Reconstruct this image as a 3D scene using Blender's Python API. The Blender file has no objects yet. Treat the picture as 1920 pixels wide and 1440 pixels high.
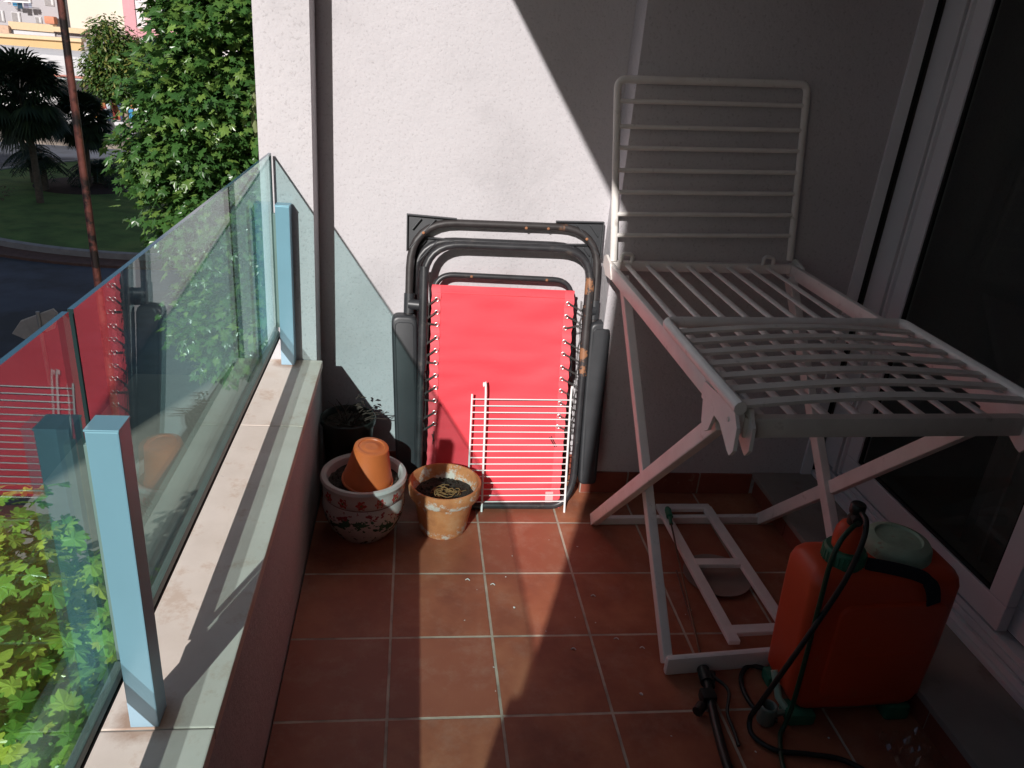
import bpy, bmesh, math, random
from mathutils import Vector, Matrix, noise
random.seed(7)
scene = bpy.context.scene
C = scene.collection
PI = math.pi
V = Vector

# ------------------------------------------------------------------ camera
cd = bpy.data.cameras.new('camera'); cam = bpy.data.objects.new('camera', cd); C.objects.link(cam)
yaw, pitch, roll = 0.14611801, 0.41045937, 0.08785486
f = V((math.sin(yaw)*math.cos(pitch), math.cos(yaw)*math.cos(pitch), -math.sin(pitch)))
r = V((math.cos(yaw), -math.sin(yaw), 0)); u = r.cross(f)
r2 = r*math.cos(roll)+u*math.sin(roll); u2 = u*math.cos(roll)-r*math.sin(roll)
M = Matrix((( r2.x, u2.x, -f.x, -0.27224), (r2.y, u2.y, -f.y, -2.4033), (r2.z, u2.z, -f.z, 1.61948), (0,0,0,1)))
cam.matrix_world = M
cd.sensor_width = 36; cd.lens = 36*1453.9/1920; cd.clip_start = .02; cd.clip_end = 500
scene.camera = cam
scene.render.resolution_x, scene.render.resolution_y = 1024, 768

# ------------------------------------------------------------------ light
SUN = V((.37, 1, -.548)).normalized()
elev = math.asin(-SUN.z)
w = bpy.data.worlds.new('World'); scene.world = w; w.use_nodes = True
nt = w.node_tree; bg = nt.nodes['Background']
sky = nt.nodes.new('ShaderNodeTexSky'); sky.sky_type = 'NISHITA'; sky.sun_disc = False
sky.sun_elevation = elev; sky.sun_rotation = math.atan2(-SUN.x, -SUN.y)
nt.links.new(sky.outputs[0], bg.inputs[0]); bg.inputs[1].default_value = 0.060
sl = bpy.data.lights.new('sun', 'SUN'); sun = bpy.data.objects.new('sun', sl); C.objects.link(sun)
sl.energy = 5.0; sl.angle = math.radians(.5); sl.color = (1, .955, .92)
sun.rotation_euler = SUN.to_track_quat('-Z', 'Y').to_euler()
scene.view_settings.view_transform = 'Standard'; scene.view_settings.look = 'None'
scene.view_settings.exposure = 0
scene.render.engine = 'CYCLES'
scene.cycles.max_bounces = 8; scene.cycles.transparent_max_bounces = 24

# ------------------------------------------------------------------ materials
def newmat(name):
    m = bpy.data.materials.new(name); m.use_nodes = True
    return m, m.node_tree, m.node_tree.nodes['Principled BSDF']
def nd(nt, t, **k):
    n = nt.nodes.new(t)
    for a, v in k.items(): setattr(n, a, v)
    return n
def noise_tex(nt, scale, detail=4, rough=.55, vec=None):
    n = nd(nt, 'ShaderNodeTexNoise'); n.inputs['Scale'].default_value = scale
    n.inputs['Detail'].default_value = detail; n.inputs['Roughness'].default_value = rough
    if vec is None:
        tc = nd(nt, 'ShaderNodeTexCoord'); vec = tc.outputs['Object']
    nt.links.new(vec, n.inputs['Vector'])
    return n
def ramp(nt, src, stops):
    rp = nd(nt, 'ShaderNodeValToRGB'); e = rp.color_ramp.elements
    e[0].position, e[0].color = stops[0][0], (*stops[0][1], 1)
    e[1].position, e[1].color = stops[-1][0], (*stops[-1][1], 1)
    for p_, c_ in stops[1:-1]:
        q = e.new(p_); q.color = (*c_, 1)
    nt.links.new(src, rp.inputs[0]); return rp.outputs[0]
def mix(nt, fac, a, b):
    m = nd(nt, 'ShaderNodeMix', data_type='RGBA')
    if isinstance(fac, (int, float)): m.inputs[0].default_value = fac
    else: nt.links.new(fac, m.inputs[0])
    for i, s in ((6, a), (7, b)):
        if isinstance(s, tuple): m.inputs[i].default_value = (*s, 1)
        else: nt.links.new(s, m.inputs[i])
    return m.outputs[2]
def bump(nt, b, h, strength=.3, dist=.01):
    n = nd(nt, 'ShaderNodeBump'); n.inputs['Strength'].default_value = strength; n.inputs['Distance'].default_value = dist
    nt.links.new(h, n.inputs['Height']); nt.links.new(n.outputs[0], b.inputs['Normal'])
    return n
def mth(nt, op, a, b=None, c=None):
    m = nd(nt, 'ShaderNodeMath', operation=op)
    for i, s in enumerate((a, b, c)):
        if s is None: continue
        if isinstance(s, (int, float)): m.inputs[i].default_value = s
        else: nt.links.new(s, m.inputs[i])
    return m.outputs[0]
def mat(name, col, rough=.5, metal=0, var=.12, scale=8, col2=None, thr=(.45, .6), spot=None, spot_scale=6, spot_thr=(.6, .66), bmp=0, bscale=60, bdist=.002, spec=.5, dust=None):
    """principled paint with tonal variation, optional second colour in patches and bump"""
    m, t, b = newmat(name)
    n = noise_tex(t, scale, 5)
    lo = tuple(c*(1-var) for c in col); hi = tuple(min(1, c*(1+var)) for c in col)
    c = ramp(t, n.outputs[0], [(.3, lo), (.7, hi)])
    if spot:
        n2 = noise_tex(t, spot_scale, 6, .65)
        fac = ramp(t, n2.outputs[0], [(spot_thr[0], (0,0,0)), (spot_thr[1], (1,1,1))])
        c = mix(t, fac, c, spot)
    t.links.new(c, b.inputs['Base Color'])
    b.inputs['Roughness'].default_value = rough; b.inputs['Metallic'].default_value = metal
    b.inputs['Specular IOR Level'].default_value = spec
    if bmp:
        n3 = noise_tex(t, bscale, 4, .6); bump(t, b, n3.outputs[0], bmp, bdist)
    return m
def stucco(name, col, s=1.0):
    m, t, b = newmat(name)
    n1 = noise_tex(t, 1.6, 7, .62); n2 = noise_tex(t, 110, 5, .65); n3 = noise_tex(t, 30, 4, .6)
    c = ramp(t, n1.outputs[0], [(.30, tuple(x*.84 for x in col)), (.45, tuple(x*.98 for x in col)), (.7, tuple(x*1.04 for x in col))])
    pits = ramp(t, n2.outputs[0], [(.34, (.80,.79,.79)), (.44, (1,1,1))])
    mm = nd(t, 'ShaderNodeMix', data_type='RGBA', blend_type='MULTIPLY'); mm.inputs[0].default_value = 1
    t.links.new(c, mm.inputs[6]); t.links.new(pits, mm.inputs[7]); t.links.new(mm.outputs[2], b.inputs['Base Color'])
    h = mth(t, 'ADD', mth(t, 'MULTIPLY', n2.outputs[0], .7), mth(t, 'MULTIPLY', n3.outputs[0], 1.2))
    bump(t, b, h, .42*s, .005); b.inputs['Roughness'].default_value = .93
    b.inputs['Specular IOR Level'].default_value = .2
    return m
M_wall = stucco('wall_stucco', (.555, .532, .55))
M_wall2 = stucco('outer_stucco', (.575, .55, .565))

M_darkened = stucco('darkened_stucco', (.13, .10, .09))  # for unseen walls, darkened to cut the light they bounce back

def tile_floor():
    m, t, b = newmat('terracotta_tiles')
    g = nd(t, 'ShaderNodeNewGeometry'); s = nd(t, 'ShaderNodeSeparateXYZ'); t.links.new(g.outputs['Position'], s.inputs[0])
    cell = []; edge = []
    for ax, off in (('X', 30.0), ('Y', 30.0)):
        v = mth(t, 'ADD', mth(t, 'MULTIPLY', s.outputs[ax], 1/.3), off)
        fr = mth(t, 'FRACT', v); cell.append(mth(t, 'FLOOR', v))
        e = mth(t, 'MINIMUM', fr, mth(t, 'SUBTRACT', 1.0, fr)); edge.append(e)
    e = mth(t, 'MINIMUM', edge[0], edge[1])
    nw = noise_tex(t, 45, 3, vec=g.outputs['Position'])
    e2 = mth(t, 'ADD', e, mth(t, 'MULTIPLY', mth(t, 'SUBTRACT', nw.outputs[0], .5), .006))
    mr = nd(t, 'ShaderNodeMapRange'); mr.inputs[1].default_value = .0112; mr.inputs[2].default_value = .0150
    t.links.new(e2, mr.inputs[0]); tile = mr.outputs[0]
    cb = nd(t, 'ShaderNodeCombineXYZ'); t.links.new(cell[0], cb.inputs[0]); t.links.new(cell[1], cb.inputs[1])
    wn = nd(t, 'ShaderNodeTexWhiteNoise'); t.links.new(cb.outputs[0], wn.inputs[0])
    n1 = noise_tex(t, 5, 6, .6, vec=g.outputs['Position']); n2 = noise_tex(t, 260, 3, .7, vec=g.outputs['Position'])
    c = ramp(t, n1.outputs[0], [(.3, (.22,.070,.040)), (.5, (.36,.122,.062)), (.72, (.50,.205,.105))])
    c = mix(t, mth(t, 'MULTIPLY', wn.outputs[0], .8), c, (.31, .095, .055))
    n4 = noise_tex(t, 9, 8, .75, vec=g.outputs['Position'])
    dust = ramp(t, n4.outputs[0], [(.5, (0,0,0)), (.8, (.5,.5,.5))])
    c = mix(t, dust, c, (.47, .30, .22))
    sp = ramp(t, n2.outputs[0], [(.68, (0,0,0)), (.76, (.45,.45,.45))]); c = mix(t, sp, c, (.60, .45, .36))
    ng = noise_tex(t, 9, 6, vec=g.outputs['Position'])
    gc = ramp(t, ng.outputs[0], [(.3, (.24,.19,.15)), (.5, (.46,.39,.31)), (.7, (.60,.53,.42))])
    t.links.new(mix(t, tile, gc, c), b.inputs['Base Color'])
    b.inputs['Roughness'].default_value = .5
    h = mth(t, 'ADD', mth(t, 'MULTIPLY', tile, 1.0), mth(t, 'MULTIPLY', n2.outputs[0], .10))
    bump(t, b, h, .5, .004)
    return m
M_tile = tile_floor()
M_skirt = mat('terracotta_skirting', (.26, .07, .045), .4, var=.2, scale=6, spot=(.40,.26,.19), spot_scale=22, spot_thr=(.62,.8), bmp=.1)
M_grout = mat('grout', (.38, .33, .28), .9)
def coping_mat():
    m, t, b = newmat('coping_stone')
    n1 = noise_tex(t, 5, 7, .65); n2 = noise_tex(t, 40, 5, .7); n3 = noise_tex(t, 9, 8, .75)
    c = ramp(t, n1.outputs[0], [(.3, (.70,.61,.53)), (.6, (.80,.71,.63)), (.8, (.73,.61,.51))])
    st = ramp(t, n3.outputs[0], [(.54, (0,0,0)), (.64, (.6,.6,.6))]); c = mix(t, st, c, (.60, .44, .33))
    sp = ramp(t, n2.outputs[0], [(.66, (0,0,0)), (.74, (.4,.4,.4))]); c = mix(t, sp, c, (.36, .30, .27))
    # rust rings round the post feet
    g = nd(t, 'ShaderNodeNewGeometry')
    for py in (-1.378, .188):
        d = nd(t, 'ShaderNodeVectorMath', operation='DISTANCE'); t.links.new(g.outputs['Position'], d.inputs[0]); d.inputs[1].default_value = (-.688, py, .537)
        dd = mth(t, 'ADD', d.outputs['Value'], mth(t, 'MULTIPLY', mth(t, 'SUBTRACT', n3.outputs[0], .5), .10))
        rr = nd(t, 'ShaderNodeMapRange'); rr.inputs[1].default_value = .028; rr.inputs[2].default_value = .062; rr.inputs[3].default_value = .75; rr.inputs[4].default_value = 0
        t.links.new(dd, rr.inputs[0]); c = mix(t, rr.outputs[0], c, (.36, .20, .12))
    s = nd(t, 'ShaderNodeSeparateXYZ'); t.links.new(g.outputs['Position'], s.inputs[0])
    t.links.new(c, b.inputs['Base Color']); b.inputs['Roughness'].default_value = .62
    bump(t, b, n2.outputs[0], .12, .002)
    return m
M_cop = coping_mat()
def glass_mat(name, tint, f0, slope=.95, dirt=.0):
    m, t, b = newmat(name); t.nodes.remove(b)
    out = t.nodes['Material Output']
    lw = nd(t, 'ShaderNodeLayerWeight'); lw.inputs[0].default_value = .5
    p5 = mth(t, 'POWER', lw.outputs['Facing'], 5.0)
    fac = mth(t, 'ADD', f0, mth(t, 'MULTIPLY', p5, slope))
    tr = nd(t, 'ShaderNodeBsdfTransparent'); tr.inputs[0].default_value = (*tint, 1)
    gl = nd(t, 'ShaderNodeBsdfGlossy'); gl.inputs['Roughness'].default_value = .0; gl.inputs[0].default_value = (.94,1,1,1)
    mx = nd(t, 'ShaderNodeMixShader'); t.links.new(fac, mx.inputs[0]); t.links.new(tr.outputs[0], mx.inputs[1]); t.links.new(gl.outputs[0], mx.inputs[2])
    o = mx.outputs[0]
    if dirt:
        df = nd(t, 'ShaderNodeBsdfDiffuse'); df.inputs[0].default_value = (.5,.55,.55,1)
        n = noise_tex(t, 3.5, 6, .65); k = ramp(t, n.outputs[0], [(.35, (0,0,0)), (.75, (dirt,)*3)])
        m2 = nd(t, 'ShaderNodeMixShader'); t.links.new(k, m2.inputs[0]); t.links.new(o, m2.inputs[1]); t.links.new(df.outputs[0], m2.inputs[2]); o = m2.outputs[0]
    t.links.new(o, out.inputs[0])
    return m
M_glass = glass_mat('balustrade_glass', (.85, .995, .99), .08, .60, dirt=.010)
M_glassedge = mat('glass_edge', (.05, .13, .20), .1, var=.05)  # blue sky reflection put into the top edge colour
M_glassdark = mat('glass_side_edge', (.012, .03, .03), .1, var=.05)  # shaded copy of the edge colour for pane ends and bottom
M_greyseal = mat('grey_green_profile', (.26, .30, .27), .4, var=.1)
M_shadefilm = glass_mat('grey_shade_film', (.62, .62, .61), .03)  # grey tint of an added strip that dims the sun
M_doorglass = glass_mat('door_glass', (.55, .58, .55), .05)
M_seal = mat('grey_seal', (.17, .20, .19), .35, var=.1)
M_post = mat('painted_steel_post', (.33, .50, .62), .36, metal=.2, var=.05, scale=5, spot=(.28,.3,.33), spot_scale=30, spot_thr=(.72,.8))
M_pvc = mat('white_pvc', (.76, .76, .78), .35, var=.04, scale=3)
M_rackp = mat('rack_plastic', (.80, .76, .72), .42, var=.08, scale=10, spot=(.45,.41,.37), spot_scale=18, spot_thr=(.62,.76), bmp=.04)
M_rackd = mat('rack_grimy_plastic', (.64, .60, .55), .5, var=.12, scale=10, spot=(.30,.26,.22), spot_scale=20, spot_thr=(.6,.76), bmp=.05)
M_black = mat('chair_black_tube', (.030, .030, .033), .38, var=.3, scale=20, spot=(.10,.085,.075), spot_scale=26, spot_thr=(.58,.74), bmp=.12, bscale=120, bdist=.001)
M_rusty = mat('chair_rusty_tube', (.035, .03, .03), .5, var=.3, scale=20, spot=(.26,.13,.07), spot_scale=9, spot_thr=(.63,.72), bmp=.2, bscale=120, bdist=.001)
M_rustier = mat('chair_flaking_sleeve', (.035, .03, .03), .5, var=.3, scale=20, spot=(.30,.14,.07), spot_scale=14, spot_thr=(.53,.57), bmp=.2, bscale=120, bdist=.001)
M_rust = mat('rust', (.32, .14, .07), .8, var=.3, scale=60)
M_plast = mat('black_plastic', (.032, .034, .038), .42, var=.15, scale=14, bmp=.1, bscale=260, bdist=.0006)
M_cord = mat('elastic_cord', (.045, .042, .04), .75, var=.3, scale=200)
M_eye = mat('metal_eyelet', (.75, .62, .62), .35, metal=.6)
M_wire = mat('white_coated_wire', (.80, .80, .79), .35, var=.04)
def fabric(name, col):
    m, t, b = newmat(name)
    n1 = noise_tex(t, 3, 4); tc = nd(t, 'ShaderNodeTexCoord')
    c = ramp(t, n1.outputs[0], [(.3, tuple(x*.9 for x in col)), (.7, tuple(min(1, x*1.08) for x in col))])
    s = nd(t, 'ShaderNodeSeparateXYZ'); t.links.new(tc.outputs['Object'], s.inputs[0])
    wx = mth(t, 'SINE', mth(t, 'MULTIPLY', s.outputs[0], 2*PI*420)); wz = mth(t, 'SINE', mth(t, 'MULTIPLY', s.outputs[2], 2*PI*420))
    h = mth(t, 'MULTIPLY', wx, wz)
    nx = nd(t, 'ShaderNodeMapping'); nx.inputs['Scale'].default_value = (40, 40, 500); t.links.new(tc.outputs['Object'], nx.inputs[0])
    nn = noise_tex(t, 1, 3, .6, vec=nx.outputs[0])
    c2 = mix(t, mth(t, 'MULTIPLY', nn.outputs[0], .8), c, tuple(min(1, x*.80+.03) for x in col))
    t.links.new(c2, b.inputs['Base Color']); b.inputs['Roughness'].default_value = .55
    b.inputs['Sheen Weight'].default_value = .15
    bump(t, b, mth(t, 'ADD', h, nn.outputs[0]), .15, .0006)
    return m
M_red = fabric('red_mesh_fabric', (.84, .045, .068))
M_redhem = fabric('red_hem_fabric', (.86, .085, .11))
def clay_mat():
    m, t, b = newmat('weathered_terracotta')
    tc = nd(t, 'ShaderNodeTexCoord'); s = nd(t, 'ShaderNodeSeparateXYZ'); t.links.new(tc.outputs['Object'], s.inputs[0])
    n1 = noise_tex(t, 14, 6, .65); n2 = noise_tex(t, 22, 7, .75); n3 = noise_tex(t, 90, 4)
    c = ramp(t, n1.outputs[0], [(.3, (.46,.155,.06)), (.55, (.62,.235,.09)), (.75, (.66,.33,.17))])
    # lime bloom: strong in bands under the rim and by the foot
    band = mth(t, 'ADD', mth(t, 'MULTIPLY', mth(t, 'SUBTRACT', 1.0, mth(t, 'MULTIPLY', mth(t, 'ABSOLUTE', mth(t, 'SUBTRACT', s.outputs[2], .152)), 22)), 1),0)
    foot = mth(t, 'SUBTRACT', 1.0, mth(t, 'MULTIPLY', mth(t, 'ABSOLUTE', mth(t, 'SUBTRACT', s.outputs[2], .022)), 30))
    k = mth(t, 'MAXIMUM', mth(t, 'MAXIMUM', band, foot), 0)
    v = mth(t, 'ADD', n2.outputs[0], mth(t, 'MULTIPLY', k, .13))
    fac = ramp(t, v, [(.60, (0,0,0)), (.69, (.85,.85,.85))])
    t.links.new(mix(t, fac, c, (.66, .60, .55)), b.inputs['Base Color']); b.inputs['Roughness'].default_value = .9
    bump(t, b, n3.outputs[0], .25, .002)
    return m
M_clay = clay_mat()
M_nursery = mat('orange_plastic_pot', (.66, .155, .045), .42, var=.08, scale=10)
M_soil = mat('dark_soil', (.035, .024, .018), .95, var=.5, scale=60, bmp=.9, bscale=70, bdist=.01)
M_twig = mat('dry_twig', (.05, .032, .024), .85, var=.3, scale=40)
M_straw = mat('dry_straw', (.25, .135, .05), .8, var=.3, scale=40)
M_blackpot = mat('black_nursery_plastic', (.02, .022, .02), .35)
M_orange = mat('orange_tank_plastic', (.62, .068, .020), .42, var=.06, scale=5, spot=(.46,.20,.13), spot_scale=7, spot_thr=(.62,.85), bmp=.05, bscale=40)
M_green = mat('green_plastic', (.03, .17, .10), .45, var=.15, scale=20)
M_lid = mat('dusty_pale_green_plastic', (.36, .50, .38), .6, var=.15, scale=25, spot=(.36,.33,.24), spot_scale=25)
M_strap = mat('black_webbing', (.012, .013, .022), .7)
M_hose = mat('black_rubber_hose', (.013, .016, .015), .42)
M_hoseg = mat('green_rubber_hose', (.012, .055, .03), .42)
M_sill = mat('door_sill_marble', (.30, .26, .23), .45, var=.1, scale=6, spot=(.19,.155,.13), spot_scale=9, spot_thr=(.55,.75))
M_dark = mat('dark_void', (.012, .012, .012), .9)
M_room = mat('room_plaster', (.20, .18, .16), .9)
M_disc = mat('beige_ceramic_saucer', (.27, .20, .17), .5)
M_clear = glass_mat('clear_plastic', (.93, .95, .97), .07)
M_deb = mat('plaster_crumbs', (.75, .73, .70), .9)

# ------------------------------------------------------------------ mesh helpers
class MB:
    def __init__(s): s.v = []; s.f = []; s.sm = []
    def add(s, vs, fs, smooth=False, Mx=None):
        o = len(s.v)
        s.v += [tuple(Mx @ V(p)) if Mx else tuple(p) for p in vs]
        s.f += [tuple(i+o for i in q) for q in fs]; s.sm += [smooth]*len(fs)
        return s
    def box(s, lo, hi, bev=0, Mx=None):
        bm = bmesh.new(); bmesh.ops.create_cube(bm, size=1)
        for v in bm.verts: v.co = V([(lo[i]+hi[i])/2 + v.co[i]*(hi[i]-lo[i]) for i in range(3)])
        if bev: bmesh.ops.bevel(bm, geom=bm.edges[:], offset=bev, segments=2, affect='EDGES', profile=.6)
        s.from_bm(bm, bev > 0.004, Mx); return s
    def from_bm(s, bm, smooth=False, Mx=None):
        bm.verts.index_update()
        s.add([v.co[:] for v in bm.verts], [[v.index for v in q.verts] for q in bm.faces], smooth, Mx); bm.free(); return s
    def prism(s, poly, ax, a, b, Mx=None):
        """polygon (2-D) extruded along axis ax from a to b"""
        n = len(poly)
        def mk(p, c): 
            q = list(p); q.insert(ax, c); return q
        vs = [mk(p, a) for p in poly]+[mk(p, b) for p in poly]
        fs = [list(range(n))[::-1], list(range(n, 2*n))]+[[i, (i+1) % n, n+(i+1) % n, n+i] for i in range(n)]
        if ax == 1: fs = [q[::-1] for q in fs]
        return s.add(vs, fs, False, Mx)
    def tube(s, pts, rad, seg=10, caps=True, closed=False, flat=1.0, upv=None):
        pts = [V(p) for p in pts]; n = len(pts); vs = []; fs = []
        tan = []
        for i in range(n):
            a = pts[(i-1) % n] if (i > 0 or closed) else pts[i]; b = pts[(i+1) % n] if (i < n-1 or closed) else pts[i]
            tan.append((b-a).normalized())
        upv = V(upv) if upv else (V((0,0,1)) if abs(tan[0].z) < .9 else V((0,1,0)))
        nrm = (upv - tan[0]*upv.dot(tan[0])).normalized()
        for i in range(n):
            nrm = (nrm - tan[i]*nrm.dot(tan[i])).normalized(); bi = tan[i].cross(nrm)
            rr = rad(i/(n-1)) if callable(rad) else rad
            for k in range(seg):
                a = 2*PI*k/seg
                vs.append(pts[i] + nrm*math.cos(a)*rr*flat + bi*math.sin(a)*rr)
        m = n if closed else n-1
        for i in range(m):
            for k in range(seg):
                a = i*seg+k; b = i*seg+(k+1) % seg; c = ((i+1) % n)*seg+(k+1) % seg; d = ((i+1) % n)*seg+k
                fs.append((a, b, c, d))
        if caps and not closed:
            fs.append(tuple(range(seg))[::-1]); fs.append(tuple(range((n-1)*seg, n*seg)))
        return s.add(vs, fs, True)
    def bar(s, a, b, wd, th, upv=(0,0,1), bev=.002):
        """flat rectangular bar from a to b; wd across, th along upv"""
        a = V(a); b = V(b); t = (b-a).normalized(); up = V(upv); up = (up-t*up.dot(t)).normalized(); sd = t.cross(up)
        L = (b-a).length; R = Matrix((( t.x, sd.x, up.x, a.x), (t.y, sd.y, up.y, a.y), (t.z, sd.z, up.z, a.z), (0,0,0,1)))
        return s.box((0, -wd/2, -th/2), (L, wd/2, th/2), bev, R)
    def lathe(s, prof, c, seg=40, smooth=True, Mx=None, wob=0):
        vs = []; fs = []; n = len(prof)
        for i in range(seg):
            a = 2*PI*i/seg
            for (rr, z) in prof:
                q = rr*(1+wob*math.sin(3*a+1)) if rr > 0 else 0
                vs.append((c[0]+q*math.cos(a), c[1]+q*math.sin(a), c[2]+z))
        for i in range(seg):
            for j in range(n-1):
                a = i*n+j; b = ((i+1) % seg)*n+j
                fs.append((a, b, b+1, a+1))
        return s.add(vs, fs, smooth, Mx)
    def build(s, name, m, parent=None, **tags):
        me = bpy.data.meshes.new(name); me.from_pydata([tuple(x) for x in s.v], [], s.f); me.update()
        me.polygons.foreach_set('use_smooth', s.sm)
        me.materials.append(m)
        o = bpy.data.objects.new(name, me); C.objects.link(o)
        if any(s.sm):
            bm = bmesh.new(); bm.from_mesh(me)
            for e in bm.edges:
                if len(e.link_faces) == 2 and e.calc_face_angle(0) > math.radians(38): e.smooth = False
            bm.to_mesh(me); bm.free()
        if parent: o.parent = parent; o.matrix_parent_inverse = parent.matrix_world.inverted() if False else Matrix.Translation(-parent.location)
        tag(o, **tags)
        return o
def tag(o, label=None, cat=None, group=None, kind=None):
    if label: o['label'] = label
    if cat: o['category'] = cat
    if group: o['group'] = group
    if kind: o['kind'] = kind
def thing(name, loc, label, cat, group=None):
    o = bpy.data.objects.new(name, None); C.objects.link(o); o.location = loc; o.empty_display_size = .1
    tag(o, label, cat, group); return o
def fillet(pts, rad, n=8):
    """polyline with rounded inner corners"""
    pts = [V(p) for p in pts]; out = [pts[0]]
    for i in range(1, len(pts)-1):
        a, b, c = pts[i-1], pts[i], pts[i+1]
        d1 = (a-b); d2 = (c-b); k = min(rad, d1.length*.49, d2.length*.49)
        p0 = b+d1.normalized()*k; p1 = b+d2.normalized()*k
        for j in range(n+1):
            t = j/n; out.append(p0*(1-t)**2+b*2*t*(1-t)+p1*t*t)
    out.append(pts[-1]); return out
def spline(pts, n=8):
    pts = [V(p) for p in pts]; P = [pts[0]*2-pts[1]]+pts+[pts[-1]*2-pts[-2]]; out = []
    for i in range(1, len(P)-2):
        for j in range(n):
            t = j/n; a, b, c, d = P[i-1:i+3]
            out.append(.5*((2*b)+(c-a)*t+(2*a-5*b+4*c-d)*t*t+(3*b-a-3*c+d)*t**3))
    out.append(pts[-1]); return out

G = -3.8   # street level
# ------------------------------------------------------------------ ground, road, roundabout
MB().add([(-400,-400,G),(400,-400,G),(400,600,G),(-400,600,G)], [(0,1,2,3)]).build('ground', mat('asphalt', (.105,.115,.145), .85, var=.15, scale=.6, spot=(.065,.065,.07), spot_scale=.35, spot_thr=(.45,.6), bmp=.2, bscale=50), kind='structure')
M_pave = mat('pavement_concrete', (.26, .215, .18), .9, var=.15, scale=1.5)
M_grass = mat('lawn', (.10, .19, .04), .95, var=.35, scale=1.6, spot=(.15,.21,.05), spot_scale=.8, spot_thr=(.5,.7), bmp=.8, bscale=30, bdist=.03)
M_curb = mat('kerb_stone', (.34, .32, .31), .85, var=.15, scale=5)
M_brick = mat('red_brown_paving', (.16, .085, .065), .9, var=.2, scale=7)
RC = (-6.8, 24.2)
def ring(r0, r1, z0, z1, seg=96):
    return MB().lathe([(r0, z0), (r0, z1), (r1, z1), (r1, z0)] if r0 > 0 else [(0.001, z1), (r1, z1), (r1, z0)], (*RC, G), seg, False)
ring(0, 7.62, 0, .16).build('lawn', M_grass, kind='structure')
ring(7.62, 7.80, 0, .20).build('kerb', M_curb, kind='structure')
ring(7.80, 8.35, 0, .06).build('paved_apron', M_brick, kind='structure')
MB().box((-60, 33.6, G), (60, 60, G+.13)).build('pavement', M_pave, kind='structure')
MB().box((-4.6, -40, G), (.3, 9.6, G+.13)).build('pavement', M_pave, kind='structure')
MB().lathe([(0.01,.19),(1.45,.185),(1.6,.16)], (-11.6+.9, 24.6, G), 40).build('flower_bed', mat('dark_mulch', (.045,.022,.018), .95, var=.4, scale=10), kind='structure')

for x_, y_, lb in ((-9.92, 25.96, 'far'), (-9.35, 24.13, 'near')):
    MB().lathe([(.001,.018),(.24,.018),(.26,0)], (x_, y_, G+.16), 24).build('drain_cover', M_curb, None, label='grey round drain cover set in the lawn, the '+('farther' if lb == 'far' else 'nearer')+' of two', cat='drain cover', group='drain covers in the lawn')
# ------------------------------------------------------------------ the balcony shell
WL, WR = .364, .225    # wall planes (recessed part, projecting part)
MB().box((-.585, -3.2, -.2), (1.42, 1.0, 0)).build('balcony_floor', M_tile, kind='structure')
bw = thing('balcony_wall', (-.1, WL, 0), 'sunlit grey stucco end wall behind the folded red chair, with a darker projecting right half', 'wall')
MB().box((-.60, WL, -1), (.434, WL+.25, 2.6)).build('recessed_wall', M_wall, bw)
MB().box((.434, WR, -1), (1.352, WL+.25, 2.6)).build('projecting_wall', M_wall, bw)
MB().box((-.762, WR-.004, -4), (-.596, WL+.25, 2.9)).build('pilaster', M_wall2, bw)
sk = MB(); gr = MB()
def skirt(x0, x1, y, step=.3, off=0):
    x = x0; k = math.floor((x0-off)/step)+1
    while x < x1-1e-4:
        nx = min(x1, off+k*step); k += 1
        if nx-x > .012: sk.box((x+.0035, y-.010, .002), (nx-.0035, y, .094), .0015)
        x = nx
    gr.box((x0, y-.007, 0), (x1, y+.003, .0905))
skirt(.434-.01, 1.14, WR, .3, .014); skirt(-.585, .43, WL, .3, .014)
for y0, y1 in ((WR, .30), (.30, WL-.01)): sk.box((.424, y0+.003, .002), (.434, y1-.003, .094), .0015)
sk.build('skirting_tiles', M_skirt, bw); gr.build('skirting_joint', M_grout, bw)
# end wall behind the photographer, slab above, facade beyond the door
ew = thing('end_wall', (.3, -3.06, 0), 'stucco wall closing the balcony behind the viewer, darkened to cut bounced light', 'wall')
MB().box((-.76, -3.5, -4), (1.5, -3.06, 6)).build('wall_face', M_darkened, ew)
cs = thing('balcony_ceiling', (.5, -1.4, 2.6), 'white slab of the balcony above', 'ceiling')
MB().box((-.545, -3.06, 2.6), (4, WL+.26, 2.95)).build('slab', M_wall2, cs)
fb = thing('facade_wall', (1.6, -2.6, 0), 'stucco wall beside the sliding door behind the viewer, darkened to cut bounced light', 'wall')
MB().box((1.42, -3.06, -.1), (1.8, -2.15, 2.6)).build('wall_face', M_darkened, fb)
# parapet with stone coping
pw = thing('parapet_wall', (-.69, -1.4, 0), 'low grey stucco parapet with a pale stone coping along the open side', 'parapet')
MB().box((-.760, -3.06, -4), (-.590, WR-.006, .507)).build('parapet_body', M_wall2, pw)
joints = (WR-.006, -.30, -1.405, -2.5, -3.06)
for a, b in zip(joints[1:], joints): MB().box((-.772, a+.0012, .507), (-.575, b-.0012, .537), .003).build('coping_slab', M_cop, pw)
MB().box((-.768, -3.06, .508), (-.585, WR-.006, .5355)).build('coping_joint', M_grout, pw)

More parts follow.
